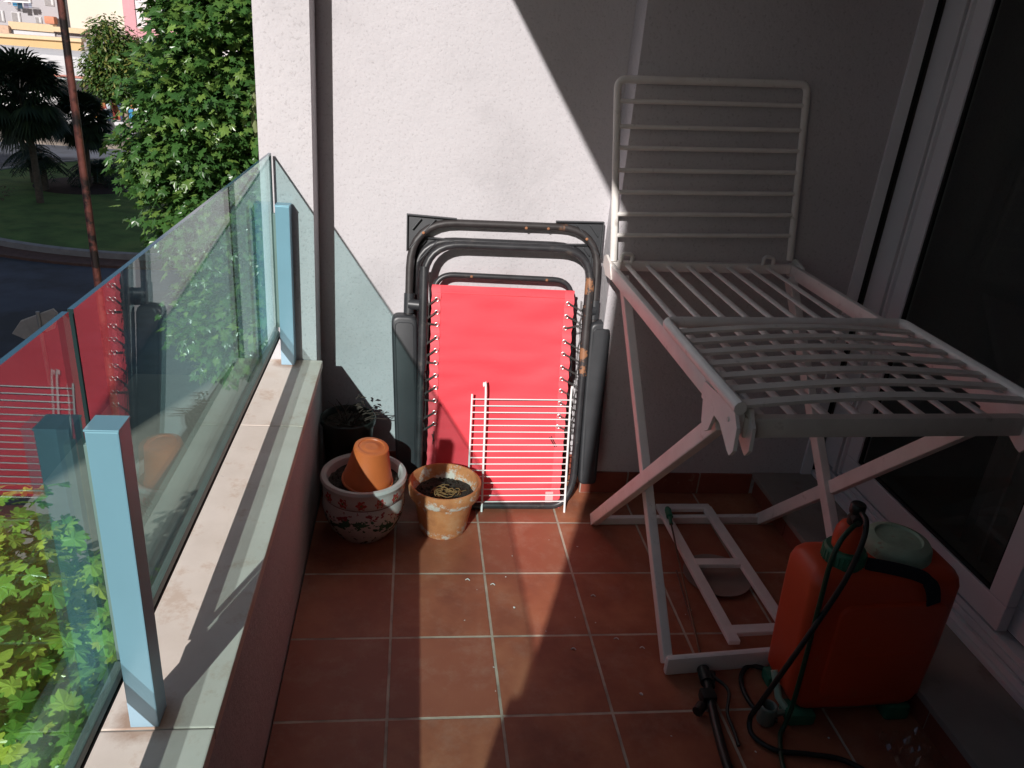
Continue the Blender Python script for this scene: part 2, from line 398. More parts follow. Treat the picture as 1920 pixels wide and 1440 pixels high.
# glass balustrade
gb = thing('glass_balustrade', (-.72, -1.4, .537), 'frameless green tinted glass balustrade held by square blue grey posts on the coping', 'balustrade')
def pane(y0, y1, zt, x=-.728, th=.008):
    p = MB()
    vs = [(x, y0, .633), (x, y1, .633), (x, y1, zt), (x, y0, zt), (x+th, y0, .633), (x+th, y1, .633), (x+th, y1, zt), (x+th, y0, zt)]
    o = MB().add(vs, [(0,3,2,1), (4,5,6,7)]).build('glass_pane', M_glass, gb)
    MB().add(vs, [(3,7,6,2)]).build('top_edge', M_glassedge, o)
    MB().add(vs, [(0,1,5,4), (0,4,7,3), (1,2,6,5)]).build('side_edge', M_glassdark, o)
    MB().add([(x+th+.0008, y0, .640), (x+th+.0008, y1, .640), (x+th+.0008, y1, .690), (x+th+.0008, y0, .690)], [(0,1,2,3)]).build('shade_film', M_shadefilm, o)  # added strip, there to cast the grey band on the coping
    MB().box((x-.003, y0, .632), (x+th+.003, y1, .650), .002).build('edge_profile', M_greyseal, o)
    MB().box((x-.002, y0, .622), (x+th+.004, y1, .6315), .002).build('rubber_seal', M_dark, o)
pane(-1.352, .198, 1.248); pane(-2.95, -1.368, 1.250)
def post(y):
    px = -.6875
    o = MB().box((px-.0225, y-.0225, .5372), (px+.0225, y+.0225, 1.088), .0018).build('post', M_post, gb)
    MB().box((px-.0235, y-.0235, 1.088), (px+.0235, y+.0235, 1.0915), .001).build('post_cap', M_post, o)
    MB().box((-.7198, y-.009, .67), (px-.0224, y+.009, 1.06), .001).build('glass_gasket', M_greyseal, o)
    return o
post(-1.378); post(.188); post(-2.85)

# ------------------------------------------------------------------ sliding door
dr = thing('sliding_door', (1.44, -.9, .1), 'white framed sliding glass door with dark panes along the right side', 'door')
XF = 1.42
MB().box((1.345, WR-.012, .10), (1.388, WL, 2.6), .002).build('jamb_casing', M_pvc, dr)
MB().box((1.388, WR+.01, .10), (1.418, WL, 2.6)).build('jamb_gap', M_dark, dr)  # solid dark fill, shade of the groove put into its colour
fr = MB(); fr.box((XF, .115, .18), (XF+.08, .225, 2.5), .003); fr.box((XF, -2.1, .10), (XF+.08, .225, .135), .003)
fr.box((XF-.012, .100, .18), (XF+.05, .114, 2.5), .003); fr.box((XF-.006, .078, .18), (XF+.05, .090, 2.5), .003)
fr.box((XF-.03, -2.1, .10), (XF-.004, .225, .118), .003); fr.box((XF, -2.15, .18), (XF+.08, -2.1, 2.5), .003)
fr.box((XF, -2.15, 2.45), (XF+.08, .225, 2.6), .003)
fr.build('outer_frame', M_pvc, dr)
tk = MB(); tk.box((XF+.004, -2.1, .135), (XF+.03, .21, .158), .002); tk.box((XF-.014, -2.1, .1185), (XF+.0, .21, .140), .002); tk.box((XF+.012, -2.1, .158), (XF+.06, .1, .178), .002)
tk.build('track', M_pvc, dr)
def sash(y0, y1, x, gcol=M_doorglass):
    s = MB(); W = .074
    s.box((x, y0, .19), (x+.035, y1, .19+.085), .004); s.box((x, y0, 2.36), (x+.035, y1, 2.44), .004)
    s.box((x+.0006, y0, .275), (x+.0345, y0+W, 2.36), .004); s.box((x+.0006, y1-W, .275), (x+.0345, y1, 2.36), .004)
    o = s.build('sash', M_pvc, dr)
    b = MB(); b.box((x+.008, y0+W, .275), (x+.020, y0+W+.010, 2.36)); b.box((x+.008, y1-W-.010, .275), (x+.020, y1-W, 2.36)); b.box((x+.008, y0+W+.01, .275), (x+.020, y1-W-.01, .285))
    b.build('glazing_gasket', M_dark, o)
    MB().add([(x+.015, y0+W, .275), (x+.015, y1-W, .275), (x+.015, y1-W, 2.36), (x+.015, y0+W, 2.36)], [(0,1,2,3)]).build('pane', gcol, o)
sash(-.822, .098-.02, XF+.006); sash(-2.05, -.80, XF+.045)
# room behind the door
rm = thing('living_room', (3, -1, 0), 'unlit interior behind the dark sliding door panes', 'room')
q = MB(); q.box((1.52, 1.1, -.1), (4.4, 1.2, 2.6)); q.box((4.4, -3.06, -.1), (4.5, 1.2, 2.6)); q.box((1.52, -3.2, -.1), (4.4, -3.06, 2.6)); q.box((1.52, .4, -.1), (1.56, 1.1, 2.6)); q.box((1.52, -3.06, -.1), (4.4, 1.1, .09)); q.box((1.36, WL+.02, 0), (1.56, .62, 2.6))
q.build('room_wall', M_room, rm)
cu = MB(); n = 26
vs = []; fs = []
for i in range(n+1):
    y = -.62+.34*i/n; x = 1.72+.02*math.sin(i*1.35)
    vs += [(x, y, .12), (x, y, 2.4)]
for i in range(n): fs.append((2*i, 2*i+1, 2*i+3, 2*i+2))
cu.add(vs, fs, True).build('curtain', mat('curtain_cloth', (.42,.40,.38), .9), None, label='pale curtain hanging in the dark room behind the door glass', cat='curtain')
ds = thing('door_sill', (1.28, -.9, 0), 'pale stone door step with a terracotta tiled riser beside the sliding door', 'door step')
MB().box((1.137, -3.06, .078), (1.42, WR-.001, .10), .003).build('stone_slab', M_sill, ds)
rs = MB(); y = WR-.011
while y > -3.0:
    rs.box((1.150, y-.297, .002), (1.160, y-.003, .076), .001); y -= .3
rs.build('riser_tiles', M_skirt, ds)
MB().box((1.154, -3.06, 0), (1.42, WR-.003, .077)).build('riser_core', M_grout, ds)

# ------------------------------------------------------------------ folded garden chair
ch = thing('folded_reclining_chair', (.07, .12, 0), 'folded reclining garden chair with red mesh seat and black tube frame, leaning on the wall', 'folding chair')
def cp(x, z, off=0): return V((x, .12+.21*z+off, z))      # the plane the folded chair leans in
R0 = .0138
def rail(pts, off, fil, name, m=M_black, rad=R0, n=8):
    return MB().tube(fillet([cp(x, z, off+(o_[0] if o_ else 0)) for (x, z, *o_) in pts], fil, n), rad, 14).build(name, m, ch)
rail([(-.275, .16), (-.277, 1.028), (.402, 1.040), (.402, .20)], -.006, .16, 'outer_frame', M_rusty)
rail([(-.258, .25), (-.258, .958), (.385, .966), (.385, .25)], .034, .14, 'middle_frame')
rail([(-.222, .03), (-.226, .962), (.374, .970), (.366, .10), (.325, .018), (-.19, .018)], -.034, .13, 'front_frame')
rail([(-.21, .50), (-.185, .848), (.315, .848), (.33, .50)], .012, .07, 'headrest_rod', rad=.0105)
for x, zt in ((-.225, .885), (.3725, .875)):
    m_ = M_black if x < 0 else M_rustier
    MB().tube([cp(x, zt, -.034), cp(x+(.003 if x < 0 else -.003), .52, -.034)], .0168, 14).build('tube_sleeve', m_, ch)
# moulded corner feet
def corner(sg, x, z, off, s=1.0):
    pl = MB(); a = .022
    pts = [(0, 0), (.175*s, -.006), (.175*s, -.020), (.12*s, -.024), (.055*s, -.065), (.016*s, -.125*s), (.002, -.125*s)]
    poly = [(x+sg*px, z+pz) for px, pz in pts]
    if sg < 0: poly = poly[::-1]
    vs = [cp(px, pz, off) for px, pz in poly]+[cp(px, pz, off+.004) for px, pz in poly]; k = len(poly)
    pl.add(vs, [tuple(range(k)), tuple(range(2*k-1, k-1, -1))]+[(i+k, (i+1) % k+k, (i+1) % k, i) for i in range(k)])
    for p0, p1 in (((0,-.001),(.175*s,-.007)), ((.002,0),(.004,-.125*s)), ((.012*s,-.115*s),(.10*s,-.012)), ((.02*s,-.05*s),(.05*s,-.012))):
        pl.bar(cp(x+sg*p0[0], z+p0[1], off-.006), cp(x+sg*p1[0], z+p1[1], off-.006), .004, .016, (0,1,0), .0008)
    pl.build('corner_foot', M_plast, ch)
corner(1, -.292, 1.053, -.006); corner(-1, .413, 1.064, -.006); corner(1, -.262, .972, .034, .8); corner(-1, .392, .976, .034, .8)
for x, z, o_ in ((-.232, .995, -.022), (.352, 1.004, -.022), (.13, 1.03, -.021), (.21, 1.032, -.021), (-.055, .848, 0), (.22, .848, 0)):
    MB().lathe([(.0001, .003), (.004, .002), (.0055, 0)], (0,0,0), 10, Mx=Matrix.Translation(cp(x, z, o_)) @ Matrix.Rotation(PI/2, 4, 'X')).build('rivet', M_rust, ch)
# pivot brackets
for sg, xa, xb, z in ((-1, -.275, -.232, .748), (1, .402, .362, .752)):
    b = MB(); b.tube([cp(xa, z-.034, -.006), cp(xa, z+.034, -.006)], .0185, 16)
    b.tube([cp(xa, z-.002, -.012), cp(xb, z-.002, -.020)], .019, 16)
    b.tube([cp(xa+.004*sg, z-.03, .0), cp(xa+.004*sg, z-.07, .0)], .012, 12)
    b.build('pivot_bracket', M_plast, ch)
# armrests
def arm(x0, x1, z0, z1, off, tilt):
    def fx(x, z):
        t = (z-z0)/(z1-z0); c = (x0+x1)/2; return c+(x-c)*(1-.16*(1-t)**2)+tilt*(1-t)
    def fy(z): return .010*math.sin(PI*(z-z0)/(z1-z0))
    n = 12; side = [(x1, z0+(z1-z0)*(i+1)/(n+1)) for i in range(n)]
    base = [V((x0, 0, z0)), V((x1, 0, z0))]+[V((x, 0, z)) for x, z in side]+[V((x1, 0, z1)), V((x0, 0, z1))]+[V((x, 0, z)) for x, z in [(x0, q[1]) for q in side[::-1]]]
    out = fillet([V(((x0+x1)/2, 0, z0)), V((x1, 0, z0)), V((x1, 0, z1)), V((x0, 0, z1)), V((x0, 0, z0)), V(((x0+x1)/2, 0, z0))], .030, 7)[:-1]
    fine = []
    for a, b in zip(out, out[1:]+out[:1]):
        m_ = max(1, int((b-a).length/.05)); fine += [a.lerp(b, k/m_) for k in range(m_)]
    bm = bmesh.new(); rings = []
    for d, ins in ((.020, .0), (-.012, .0), (-.018, .002), (-.021, .006), (-.022, .011)):
        c = V(((x0+x1)/2, 0, (z0+z1)/2)); ring_ = []
        for p_ in fine:
            dx = max(-1, min(1, (p_.x-c.x)/((x1-x0)/2))); dz = 1 if p_.z > z1-.03 else (-1 if p_.z < z0+.03 else 0); kz = ((abs(p_.z-c.z)-((z1-z0)/2-.03))/.03) if dz else 0
            x = p_.x-dx*ins; z = p_.z-dz*ins*kz
            ring_.append(bm.verts.new(cp(fx(x, z), z, off+d+fy(z))))
        rings.append(ring_)
    N = len(fine)
    for a, b in zip(rings, rings[1:]):
        for k in range(N): bm.faces.new((a[k], a[(k+1) % N], b[(k+1) % N], b[k]))
    bm.faces.new(rings[-1]); bm.faces.new(rings[0][::-1]); bmesh.ops.recalc_face_normals(bm, faces=bm.faces[:])
    o = MB().from_bm(bm, True).build('armrest', M_plast, ch)
    k = .013
    for xx in ((x0+k, x1-k),):
        loop = fillet([V((xx[0], 0, z0+.05)), V((xx[0], 0, z0+.3)), V((xx[0], 0, z1-.022)), V((xx[1], 0, z1-.022)), V((xx[1], 0, z0+.3)), V((xx[1], 0, z0+.05))], .018)
        MB().tube([cp(fx(p_.x, p_.z), p_.z, off-.0222+fy(p_.z)) for p_ in loop], .0016, 6).build('armrest_bead', M_plast, o)
arm(-.336, -.246, .135, .712, -.020, .026); arm(.386, .466, .105, .716, -.020, -.004)
# fabric
def sheet(xl, xr, z0, z1, off, name, m, nx=34, nz=48, sag=.012, th=.0016):
    vs = []; fs = []
    for side in (0, 1):
        for j in range(nz+1):
            t = j/nz; z = z0+(z1-z0)*t; a = xl(z); b = xr(z)
            for i in range(nx+1):
                s_ = i/nx; x = a+(b-a)*s_
                d = sag*math.sin(PI*s_)*math.sin(PI*min(1, t*1.02)) + .0050*noise.noise(V((x*6, z*24, 3)))*min(1, 6*s_, 6*(1-s_)) + .0032*math.sin(z*62+2*math.sin(x*9))*max(0, (t-.42))*min(1, 5*s_)
                tw = .0032*math.cos(z*2*PI/.0455+1.6)*(math.exp(-s_*14)+math.exp(-(1-s_)*14))
                vs.append(cp(x, z, off+d+tw+side*th))
    N = (nx+1)*(nz+1)
    for j in range(nz):
        for i in range(nx):
            a = j*(nx+1)+i; fs.append((a, a+1, a+nx+2, a+nx+1)); fs.append((N+a+nx+1, N+a+nx+2, N+a+1, N+a))
    for j in range(nz):
        a = j*(nx+1); b = a+nx+1; fs.append((a, b, N+b, N+a)); a += nx; b += nx; fs.append((b, a, N+a, N+b))
    for i in range(nx):
        a = nz*(nx+1)+i; fs.append((a, a+1, N+a+1, N+a)); fs.append((i+1, i, N+i, N+i+1))
    return MB().add(vs, fs, True).build(name, m, ch)
XL = lambda z: -.196+.006*(.8-z)+.0014*math.sin(z*2*PI/.0455)
XR = lambda z: .318+.002*(z)+.0014*math.sin(z*2*PI/.0455)
fbz = sheet(XL, XR, .006, .822, -.026, 'fabric_seat', M_red)
for x0, x1, nm in ((lambda z: XL(z)-.0004, lambda z: XL(z)+.032, 0), (lambda z: XR(z)-.034, lambda z: XR(z)+.0004, 1)):
    h = MB(); vs = []; fs = []; nz = 60
    for j in range(nz+1):
        z = .008+(.821-.008)*j/nz
        for x in (x0(z), (x0(z)+x1(z))/2, x1(z)):
            s_ = (x-XL(z))/(XR(z)-XL(z)); t = (z-.006)/.816
            d = .012*math.sin(PI*s_)*math.sin(PI*min(1, t*1.02))
            tw = .0032*math.cos(z*2*PI/.0455+1.6)*(math.exp(-s_*14)+math.exp(-(1-s_)*14))
            vs.append(cp(x, z, -.0292+d+tw+.0012*noise.noise(V((x*9, z*16, 3)))))
    for j in range(nz):
        for i in range(2): a = j*3+i; fs.append((a, a+1, a+4, a+3))
    o = h.add(vs, fs, True).build('side_hem', M_redhem, fbz)
sheet(lambda z: -.19, lambda z: .31, .05, .80, .045, 'folded_back_fabric', M_red, 6, 8, .004)
MB().add([cp(.262, .03, -.0325), cp(.292, .03, -.032), cp(.292, .072, -.032), cp(.262, .072, -.0325)], [(0,1,2,3)]).build('care_label', mat('label_cloth', (.72,.40,.40), .8), fbz)
MB().add([cp(-.150, .075, -.0335), cp(-.141, .075, -.0335), cp(-.139, .16, -.0335), cp(-.149, .16, -.0335)], [(0,1,2,3)]).build('repair_patch', mat('patch_cloth', (.80,.16,.17), .5), fbz)
MB().box((-.193, 0, .795), (.318, .004, .797), 0, Matrix.Translation((0, .12+.21*.796-.0295, 0))).build('top_seam', M_redhem, fbz)
EL = [(-.177,.773),(-.176,.728),(-.175,.685),(-.175,.638),(-.175,.593),(-.174,.548),(-.173,.503),(-.172,.459),(-.172,.411),(-.171,.368),(-.171,.325)]
ER = [(.298,.778),(.295,.732),(.292,.690),(.294,.641),(.293,.596),(.292,.547),(.293,.504),(.294,.460),(.294,.414),(.294,.365),(.292,.325)]
for side, L, xt in ((-1, EL, -.209), (1, ER, .347)):
    lace = MB(); zz = []
    for k, (x, z) in enumerate(L):
        c = cp(x, z, -.0335)
        ringp = [c+V((.0072*math.cos(a*PI/6), 0, .0072*math.sin(a*PI/6))) for a in range(12)]
        MB().tube(ringp, .0017, 6, closed=True).build('eyelet', M_eye, ch)
        dz = -.020 if (k % 3 != 2) else .004
        if side > 0: dz = -.022 if (k not in (2,)) else .014
        e = cp(xt, z+dz, -.040)
        for o_ in (-.0022, .0022):
            lace.tube([c+V((0, .004, o_)), c+V((side*.004, -.003, o_)), e+V((0, 0, o_))], .0016, 6)
        lace.tube([e, e+V((side*.010, .010, -.008)), cp(xt+side*.012, z+dz+.012, -.01)], .0018, 6)
        zz.append(cp(xt+(.004 if k % 2 else -.002), z+.012, -.034)); zz.append(e+V((side*-.004, 0, 0)))
    lace.tube(zz, .0013, 5); lace.tube([p_+V((side*.006, .01, .006*((i % 2)*2-1))) for i, p_ in enumerate(zz)], .0015, 5)
    lace.build('elastic_lacing', M_cord, ch)
for p0, p1 in (((-.171,.298),(-.174,.250)), ((-.178,.288),(-.170,.262)), ((.262,.285),(.285,.248)), ((.268,.288),(.291,.250))):
    MB().tube([cp(*p0, -.034), cp(*p1, -.036)], .0016, 5).build('loose_cord', M_cord, ch)

# ------------------------------------------------------------------ white wire shelf leaning on the chair
ws = thing('wire_shelf', (.15, .08, 0), 'white coated wire shelf leaning upright against the red fabric', 'wire rack')
def wp(x, z, off=0): return V((x, .072+.195*z+off, z))
rods = [[(.004,.492),(.004,.478),(.012,.452),(.019,.0)], [(.336,.485),(.329,.44),(.337,.0)]]
for rd in rods: MB().tube(spline([wp(x, z) for x, z in rd], 5), .0042, 10).build('support_rod', M_wire, ws)
MB().tube([wp(-.038, .448), wp(-.036, .022)], .0036, 10).build('support_rod', M_wire, ws)
for k in range(17):
    z = .431-.0244*k
    MB().tube([wp(-.038, z, -.004), wp(.333, z+.006, -.004)], .0023, 8).build('cross_wire', M_wire, ws)

# ------------------------------------------------------------------ plant pots
CLP = (-.131, -.03, 0)
cpot = thing('terracotta_pot', CLP, 'weathered terracotta plant pot with lime stains standing in the sun by the wire shelf', 'plant pot')
MB().lathe([(.001,.0),(.080,.0),(.084,.006),(.107,.135),(.109,.140),(.121,.142),(.126,.150),(.130,.188),(.127,.194),(.121,.195),(.116,.190),(.108,.150),(.102,.130),(.001,.125)], (0,0,0), 56, wob=.004, Mx=Matrix.Translation(CLP)).build('pot_body', M_clay, cpot)
def soil(c, r_, z, seed, parent, n=70, m=M_soil):
    s = MB(); vs = [(c[0], c[1], z)]; fs = []; rings = 9; sg = 36
    for i in range(1, rings+1):
        for k in range(sg):
            a = 2*PI*k/sg; rr = r_*i/rings; x = c[0]+rr*math.cos(a); y = c[1]+rr*math.sin(a)
            vs.append((x, y, z+.010*noise.noise(V((x*40, y*40, seed)))))
    for k in range(sg): fs.append((0, 1+k, 1+(k+1) % sg))
    for i in range(rings-1):
        for k in range(sg): a = 1+i*sg+k; b = 1+i*sg+(k+1) % sg; fs.append((a, a+sg, b+sg, b))
    s.add(vs, fs, True)
    rnd = random.Random(seed)
    for _ in range(n):
        a = rnd.random()*2*PI; rr = r_*.93*math.sqrt(rnd.random()); q = rnd.uniform(.002, .006)
        bm = bmesh.new(); bmesh.ops.create_icosphere(bm, subdivisions=1, radius=q)
        for v in bm.verts: v.co *= rnd.uniform(.6, 1.2)
        s.from_bm(bm, False, Matrix.Translation((c[0]+rr*math.cos(a), c[1]+rr*math.sin(a), z+.003)))
    return s.build('soil', m, parent)
soil(CLP, .110, .143, 3, cpot, 130)
rnd = random.Random(5); st = MB()
for k in range(16):
    a0 = rnd.random()*6.28; r0 = rnd.uniform(.010, .032); cx, cy = CLP[0]+.012+rnd.uniform(-.02,.02), CLP[1]-.02+rnd.uniform(-.02,.02)
    st.tube([(cx+r0*math.cos(a0+t*.5)*1.3, cy+r0*math.sin(a0+t*.5)*.9, .150+.004*k*.3+.006*math.sin(t*1.3+k)) for t in range(rnd.randint(4, 8))], .0016, 5)
for k in range(8):
    x = CLP[0]+rnd.uniform(-.06, .05); y = CLP[1]+rnd.uniform(-.06, .02); a = rnd.uniform(-.5, .5)
    st.tube([(x, y, .149), (x+.03*math.cos(a), y+.03*math.sin(a), .153), (x+.055*math.cos(a+.2), y+.05*math.sin(a+.2), .150)], .0013, 5)
st.build('dry_stems', M_straw, cpot)

DCP = (-.412, -.045, 0)
dpot = thing('decorated_ceramic_pot', DCP, 'white ceramic pot painted with red flowers and green leaves, beside the parapet', 'plant pot')
def deco_mat():
    m, t, b = newmat('painted_ceramic')
    tc = nd(t, 'ShaderNodeTexCoord'); s = nd(t, 'ShaderNodeSeparateXYZ'); t.links.new(tc.outputs['Object'], s.inputs[0])
    n0 = noise_tex(t, 8, 5)
    c = ramp(t, n0.outputs[0], [(.3, (.50,.46,.45)), (.7, (.64,.61,.58))])
    ang = mth(t, 'ARCTAN2', s.outputs[1], s.outputs[0]); z = s.outputs[2]
    # row of flowers on the collar
    uu = mth(t, 'SUBTRACT', mth(t, 'FRACT', mth(t, 'MULTIPLY', ang, 14/(2*PI))), .5); du = mth(t, 'MULTIPLY', uu, .066); dz = mth(t, 'SUBTRACT', z, .186)
    rr = mth(t, 'SQRT', mth(t, 'ADD', mth(t, 'MULTIPLY', du, du), mth(t, 'MULTIPLY', dz, dz)))
    pa = mth(t, 'ARCTAN2', dz, du); pet = mth(t, 'ADD', .0175, mth(t, 'MULTIPLY', mth(t, 'COSINE', mth(t, 'MULTIPLY', pa, 6)), .003))
    fl = mth(t, 'LESS_THAN', rr, pet); c = mix(t, fl, c, (.42, .065, .06))
    nn = noise_tex(t, 130, 3); c = mix(t, mth(t, 'MULTIPLY', fl, mth(t, 'GREATER_THAN', nn.outputs[0], .56)), c, (.62,.40,.36))
    c = mix(t, mth(t, 'LESS_THAN', rr, .0045), c, (.10, .16, .05))
    # wavy garland of green leaves round the belly, wine red blossom above it
    wv = mth(t, 'MULTIPLY', mth(t, 'SINE', mth(t, 'MULTIPLY', ang, 3)), .018)
    n2 = noise_tex(t, 42, 4, .6); dz2 = mth(t, 'ABSOLUTE', mth(t, 'SUBTRACT', mth(t, 'SUBTRACT', z, .092), wv))
    k = mth(t, 'LESS_THAN', mth(t, 'ADD', dz2, mth(t, 'MULTIPLY', mth(t, 'SUBTRACT', .53, n2.outputs[0]), .16)), .021)
    n3 = noise_tex(t, 60, 2); gcol = mix(t, n3.outputs[0], (.015,.075,.05), (.05,.15,.09)); c = mix(t, k, c, gcol)
    dz3 = mth(t, 'ABSOLUTE', mth(t, 'SUBTRACT', mth(t, 'SUBTRACT', z, .128), wv)); n4 = noise_tex(t, 52, 4, .6)
    k3 = mth(t, 'LESS_THAN', mth(t, 'ADD', dz3, mth(t, 'MULTIPLY', mth(t, 'SUBTRACT', .56, n4.outputs[0]), .16)), .008); c = mix(t, k3, c, (.28, .035, .05))
    n5 = noise_tex(t, 38, 3, .6); k5 = mth(t, 'MULTIPLY', mth(t, 'GREATER_THAN', n5.outputs[0], .6), mth(t, 'LESS_THAN', z, .05)); c = mix(t, k5, c, (.02, .07, .075))
    gl = mth(t, 'LESS_THAN', mth(t, 'ABSOLUTE', mth(t, 'SUBTRACT', z, .160)), .002); c = mix(t, gl, c, (.22, .10, .10))
    t.links.new(c, b.inputs['Base Color']); b.inputs['Roughness'].default_value = .24
    bump(t, b, mth(t, 'ADD', fl, mth(t, 'MULTIPLY', n2.outputs[0], .4)), .4, .002)
    return m
MB().lathe([(.001,0),(.088,0),(.094,.006),(.118,.04),(.136,.085),(.142,.120),(.139,.148),(.134,.160),(.139,.166),(.143,.186),(.141,.206),(.145,.214),(.148,.224),(.144,.234),(.134,.236),(.126,.230),(.122,.215),(.118,.19),(.001,.185)], (0,0,0), 72, Mx=Matrix.Identity(4)).build('pot_body', deco_mat(), None)
_o = bpy.data.objects['pot_body.001'] if 'pot_body.001' in bpy.data.objects else bpy.data.objects['pot_body']
_o.parent = dpot
soil(DCP, .122, .204, 9, dpot, 160)

NP = (-.400, -.058, .206)
npot = thing('upturned_plastic_pot', NP, 'small orange plastic pot turned upside down on the soil of the painted pot', 'plant pot')
Mx = Matrix.Translation(NP) @ Matrix.Rotation(.10, 4, 'X') @ Matrix.Rotation(.10, 4, 'Y')
MB().lathe([(.078,.004),(.084,.003),(.0865,.006),(.0880,.006),(.0875,.012),(.0835,.0135),(.0810,.034),(.0785,.037),(.0585,.138),(.0570,.1445),(.0535,.1468),(.044,.1468),(.042,.144),(.028,.144),(.026,.1455),(.018,.1455),(.001,.1445)], (0,0,0), 56, Mx=Mx).build('pot_shell', M_nursery, npot)

BP = (-.487, .232, 0)
bpot = thing('black_plant_pot', BP, 'black pot with a dead twiggy plant in the shaded corner behind the painted pot', 'plant pot')
MB().lathe([(.001,0),(.075,0),(.078,.01),(.094,.285),(.101,.288),(.102,.308),(.098,.311),(.094,.306),(.090,.28),(.001,.28)], (0,0,0), 44, Mx=Matrix.Translation(BP)).build('pot_body', M_blackpot, bpot)
soil(BP, .092, .287, 12, bpot, 40)
tw = MB(); rnd = random.Random(11)
for k in range(15):
    a = rnd.uniform(0, 2*PI); l = rnd.uniform(.06, .15); e = rnd.uniform(.1, .9)
    x0 = BP[0]+rnd.uniform(-.03, .03); y0 = BP[1]-.02+rnd.uniform(-.03, .03)
    p0 = V((x0, y0, .288)); d = V((math.cos(a)*math.cos(e), math.sin(a)*math.cos(e), math.sin(e)))
    if (p0+d*l).y > .34: d.y = -abs(d.y)
    if (p0+d*l).x < -.57: d.x = abs(d.x)
    m1 = p0+d*l*.5+V((rnd.uniform(-.012,.012), rnd.uniform(-.012,.012), .012)); p1 = p0+d*l
    tw.tube(spline([p0, m1, p1], 4), lambda t: .0030*(1-.6*t), 6)
    q = m1+V((rnd.uniform(-.03,.03), rnd.uniform(-.03,.01), rnd.uniform(0,.03))); tw.tube([m1, q], .0013, 5)
tw.build('dead_twigs', M_twig, bpot)
lf = MB()
for k in range(14):
    c = V((BP[0]+rnd.uniform(.0,.06), BP[1]-.01+rnd.uniform(-.04,.03), .34+rnd.uniform(0,.05))); a = rnd.uniform(0,6); s_ = .013
    R = Matrix.Translation(c) @ Matrix.Rotation(a, 4, 'Z') @ Matrix.Rotation(rnd.uniform(-1,1), 4, 'X')
    lf.add([(-s_,0,0),(0,-s_*.5,.003),(s_,0,0),(0,s_*.5,.003)], [(0,1,2),(0,2,3)], False, R)
lf.build('withered_leaves', M_twig, bpot)

# ------------------------------------------------------------------ clothes drying rack
rk = thing('clothes_drying_rack', (.76, -.4, 0), 'large pale plastic clothes drying rack standing open with one wing raised against the wall', 'drying rack')
ZL, ZR = .952, .972
YF, YN = .180, -1.02
xl, xr = .412, 1.085
def zt(x): return ZL+(ZR-ZL)*(x-xl)/(xr-xl)
for x, z in ((xl, ZL), (xr, ZR)):
    MB().bar((x, YF+.02, z-.012), (x, YN-.01, z-.012), .020, .046, bev=.005).build('side_rail', M_rackp, rk)
MB().bar((xl+.01, YF, ZL-.006), (xr-.01, YF, ZR-.006), .024, .034, bev=.004).build('end_rail', M_rackp, rk)
MB().bar((xl+.01, YN, ZL-.022), (xr-.01, YN, ZR-.022), .026, .046, bev=.006).build('end_rail', M_rackd, rk)
for k in range(8):
    x = .476+.0735*k
    MB().tube([(x, YF-.008, zt(x)-.004), (x-.004, YN+.01, zt(x)-.010)], .0108, 12, flat=.5).build('drying_bar', M_rackp, rk)
# end hinge cheeks
for x, z, sg in ((xl-.012, ZL, -1), (xr+.012, ZR, 1), (xl+.022, ZL, 1), (xr-.022, ZR, -1)):
    poly = [(YN+.17, z+.006), (YN+.09, z+.012), (YN+.06, z+.026), (YN+.035, z+.032), (YN-.005, z+.020), (YN-.035, z-.01), (YN-.040, z-.06), (YN-.026, z-.078), (YN-.012, z-.074), (YN+.05, z-.040), (YN+.17, z-.034)]
    MB().prism(poly, 0, x-.004, x+.004).build('hinge_cheek', M_rackp, rk)
    MB().tube([(x-.0055, YN+.012, z-.012), (x+.0055, YN+.012, z-.012)], .0055, 10).build('hinge_pin', M_rackd, rk)
for x, z in ((xl-.010, ZL), (xr+.010, ZR)):
    poly = [(YF-.10, z-.03), (YF-.06, z+.014), (YF+.005, z+.030), (YF+.028, z+.020), (YF+.030, z-.012), (YF-.02, z-.036)]
    MB().prism(poly, 0, x-.004, x+.004).build('hinge_cheek', M_rackp, rk)
    # lugs that carry the legs
    poly = [(YN+.085, z-.030), (YN+.165, z-.030), (YN+.150, z-.085), (YN+.125, z-.098), (YN+.105, z-.085)]
    MB().prism(poly, 0, x-.004, x+.004).build('leg_lug', M_rackp, rk)
for x, z in ((.470, zt(.47)), (.985, zt(.985))):
    MB().tube(fillet([(x-.02, YF-.012, z+.01), (x-.02, YF-.012, z+.040), (x+.02, YF-.006, z+.036), (x+.02, YF-.006, z+.008)], .015), .007, 8).build('wing_clip', M_rackp, rk)
# raised wing
A = V((.424, .172, .965)); B = V((1.064, .172, 1.000)); Cc = V((1.004, .204, 1.580)); D = V((.366, .204, 1.548))
MB().tube(fillet([A, D, Cc, B], .030, 6), .0125, 12, flat=.75).build('raised_wing_frame', M_rackp, rk)
ts = [.889, .756, .642, .520, .398, .274, .152]
for t in ts:
    MB().tube([A.lerp(D, t)+V((.008,0,0)), B.lerp(Cc, t-.004)-V((.008,0,0))], .0076, 8).build('raised_wing_rung', M_rackp, rk)
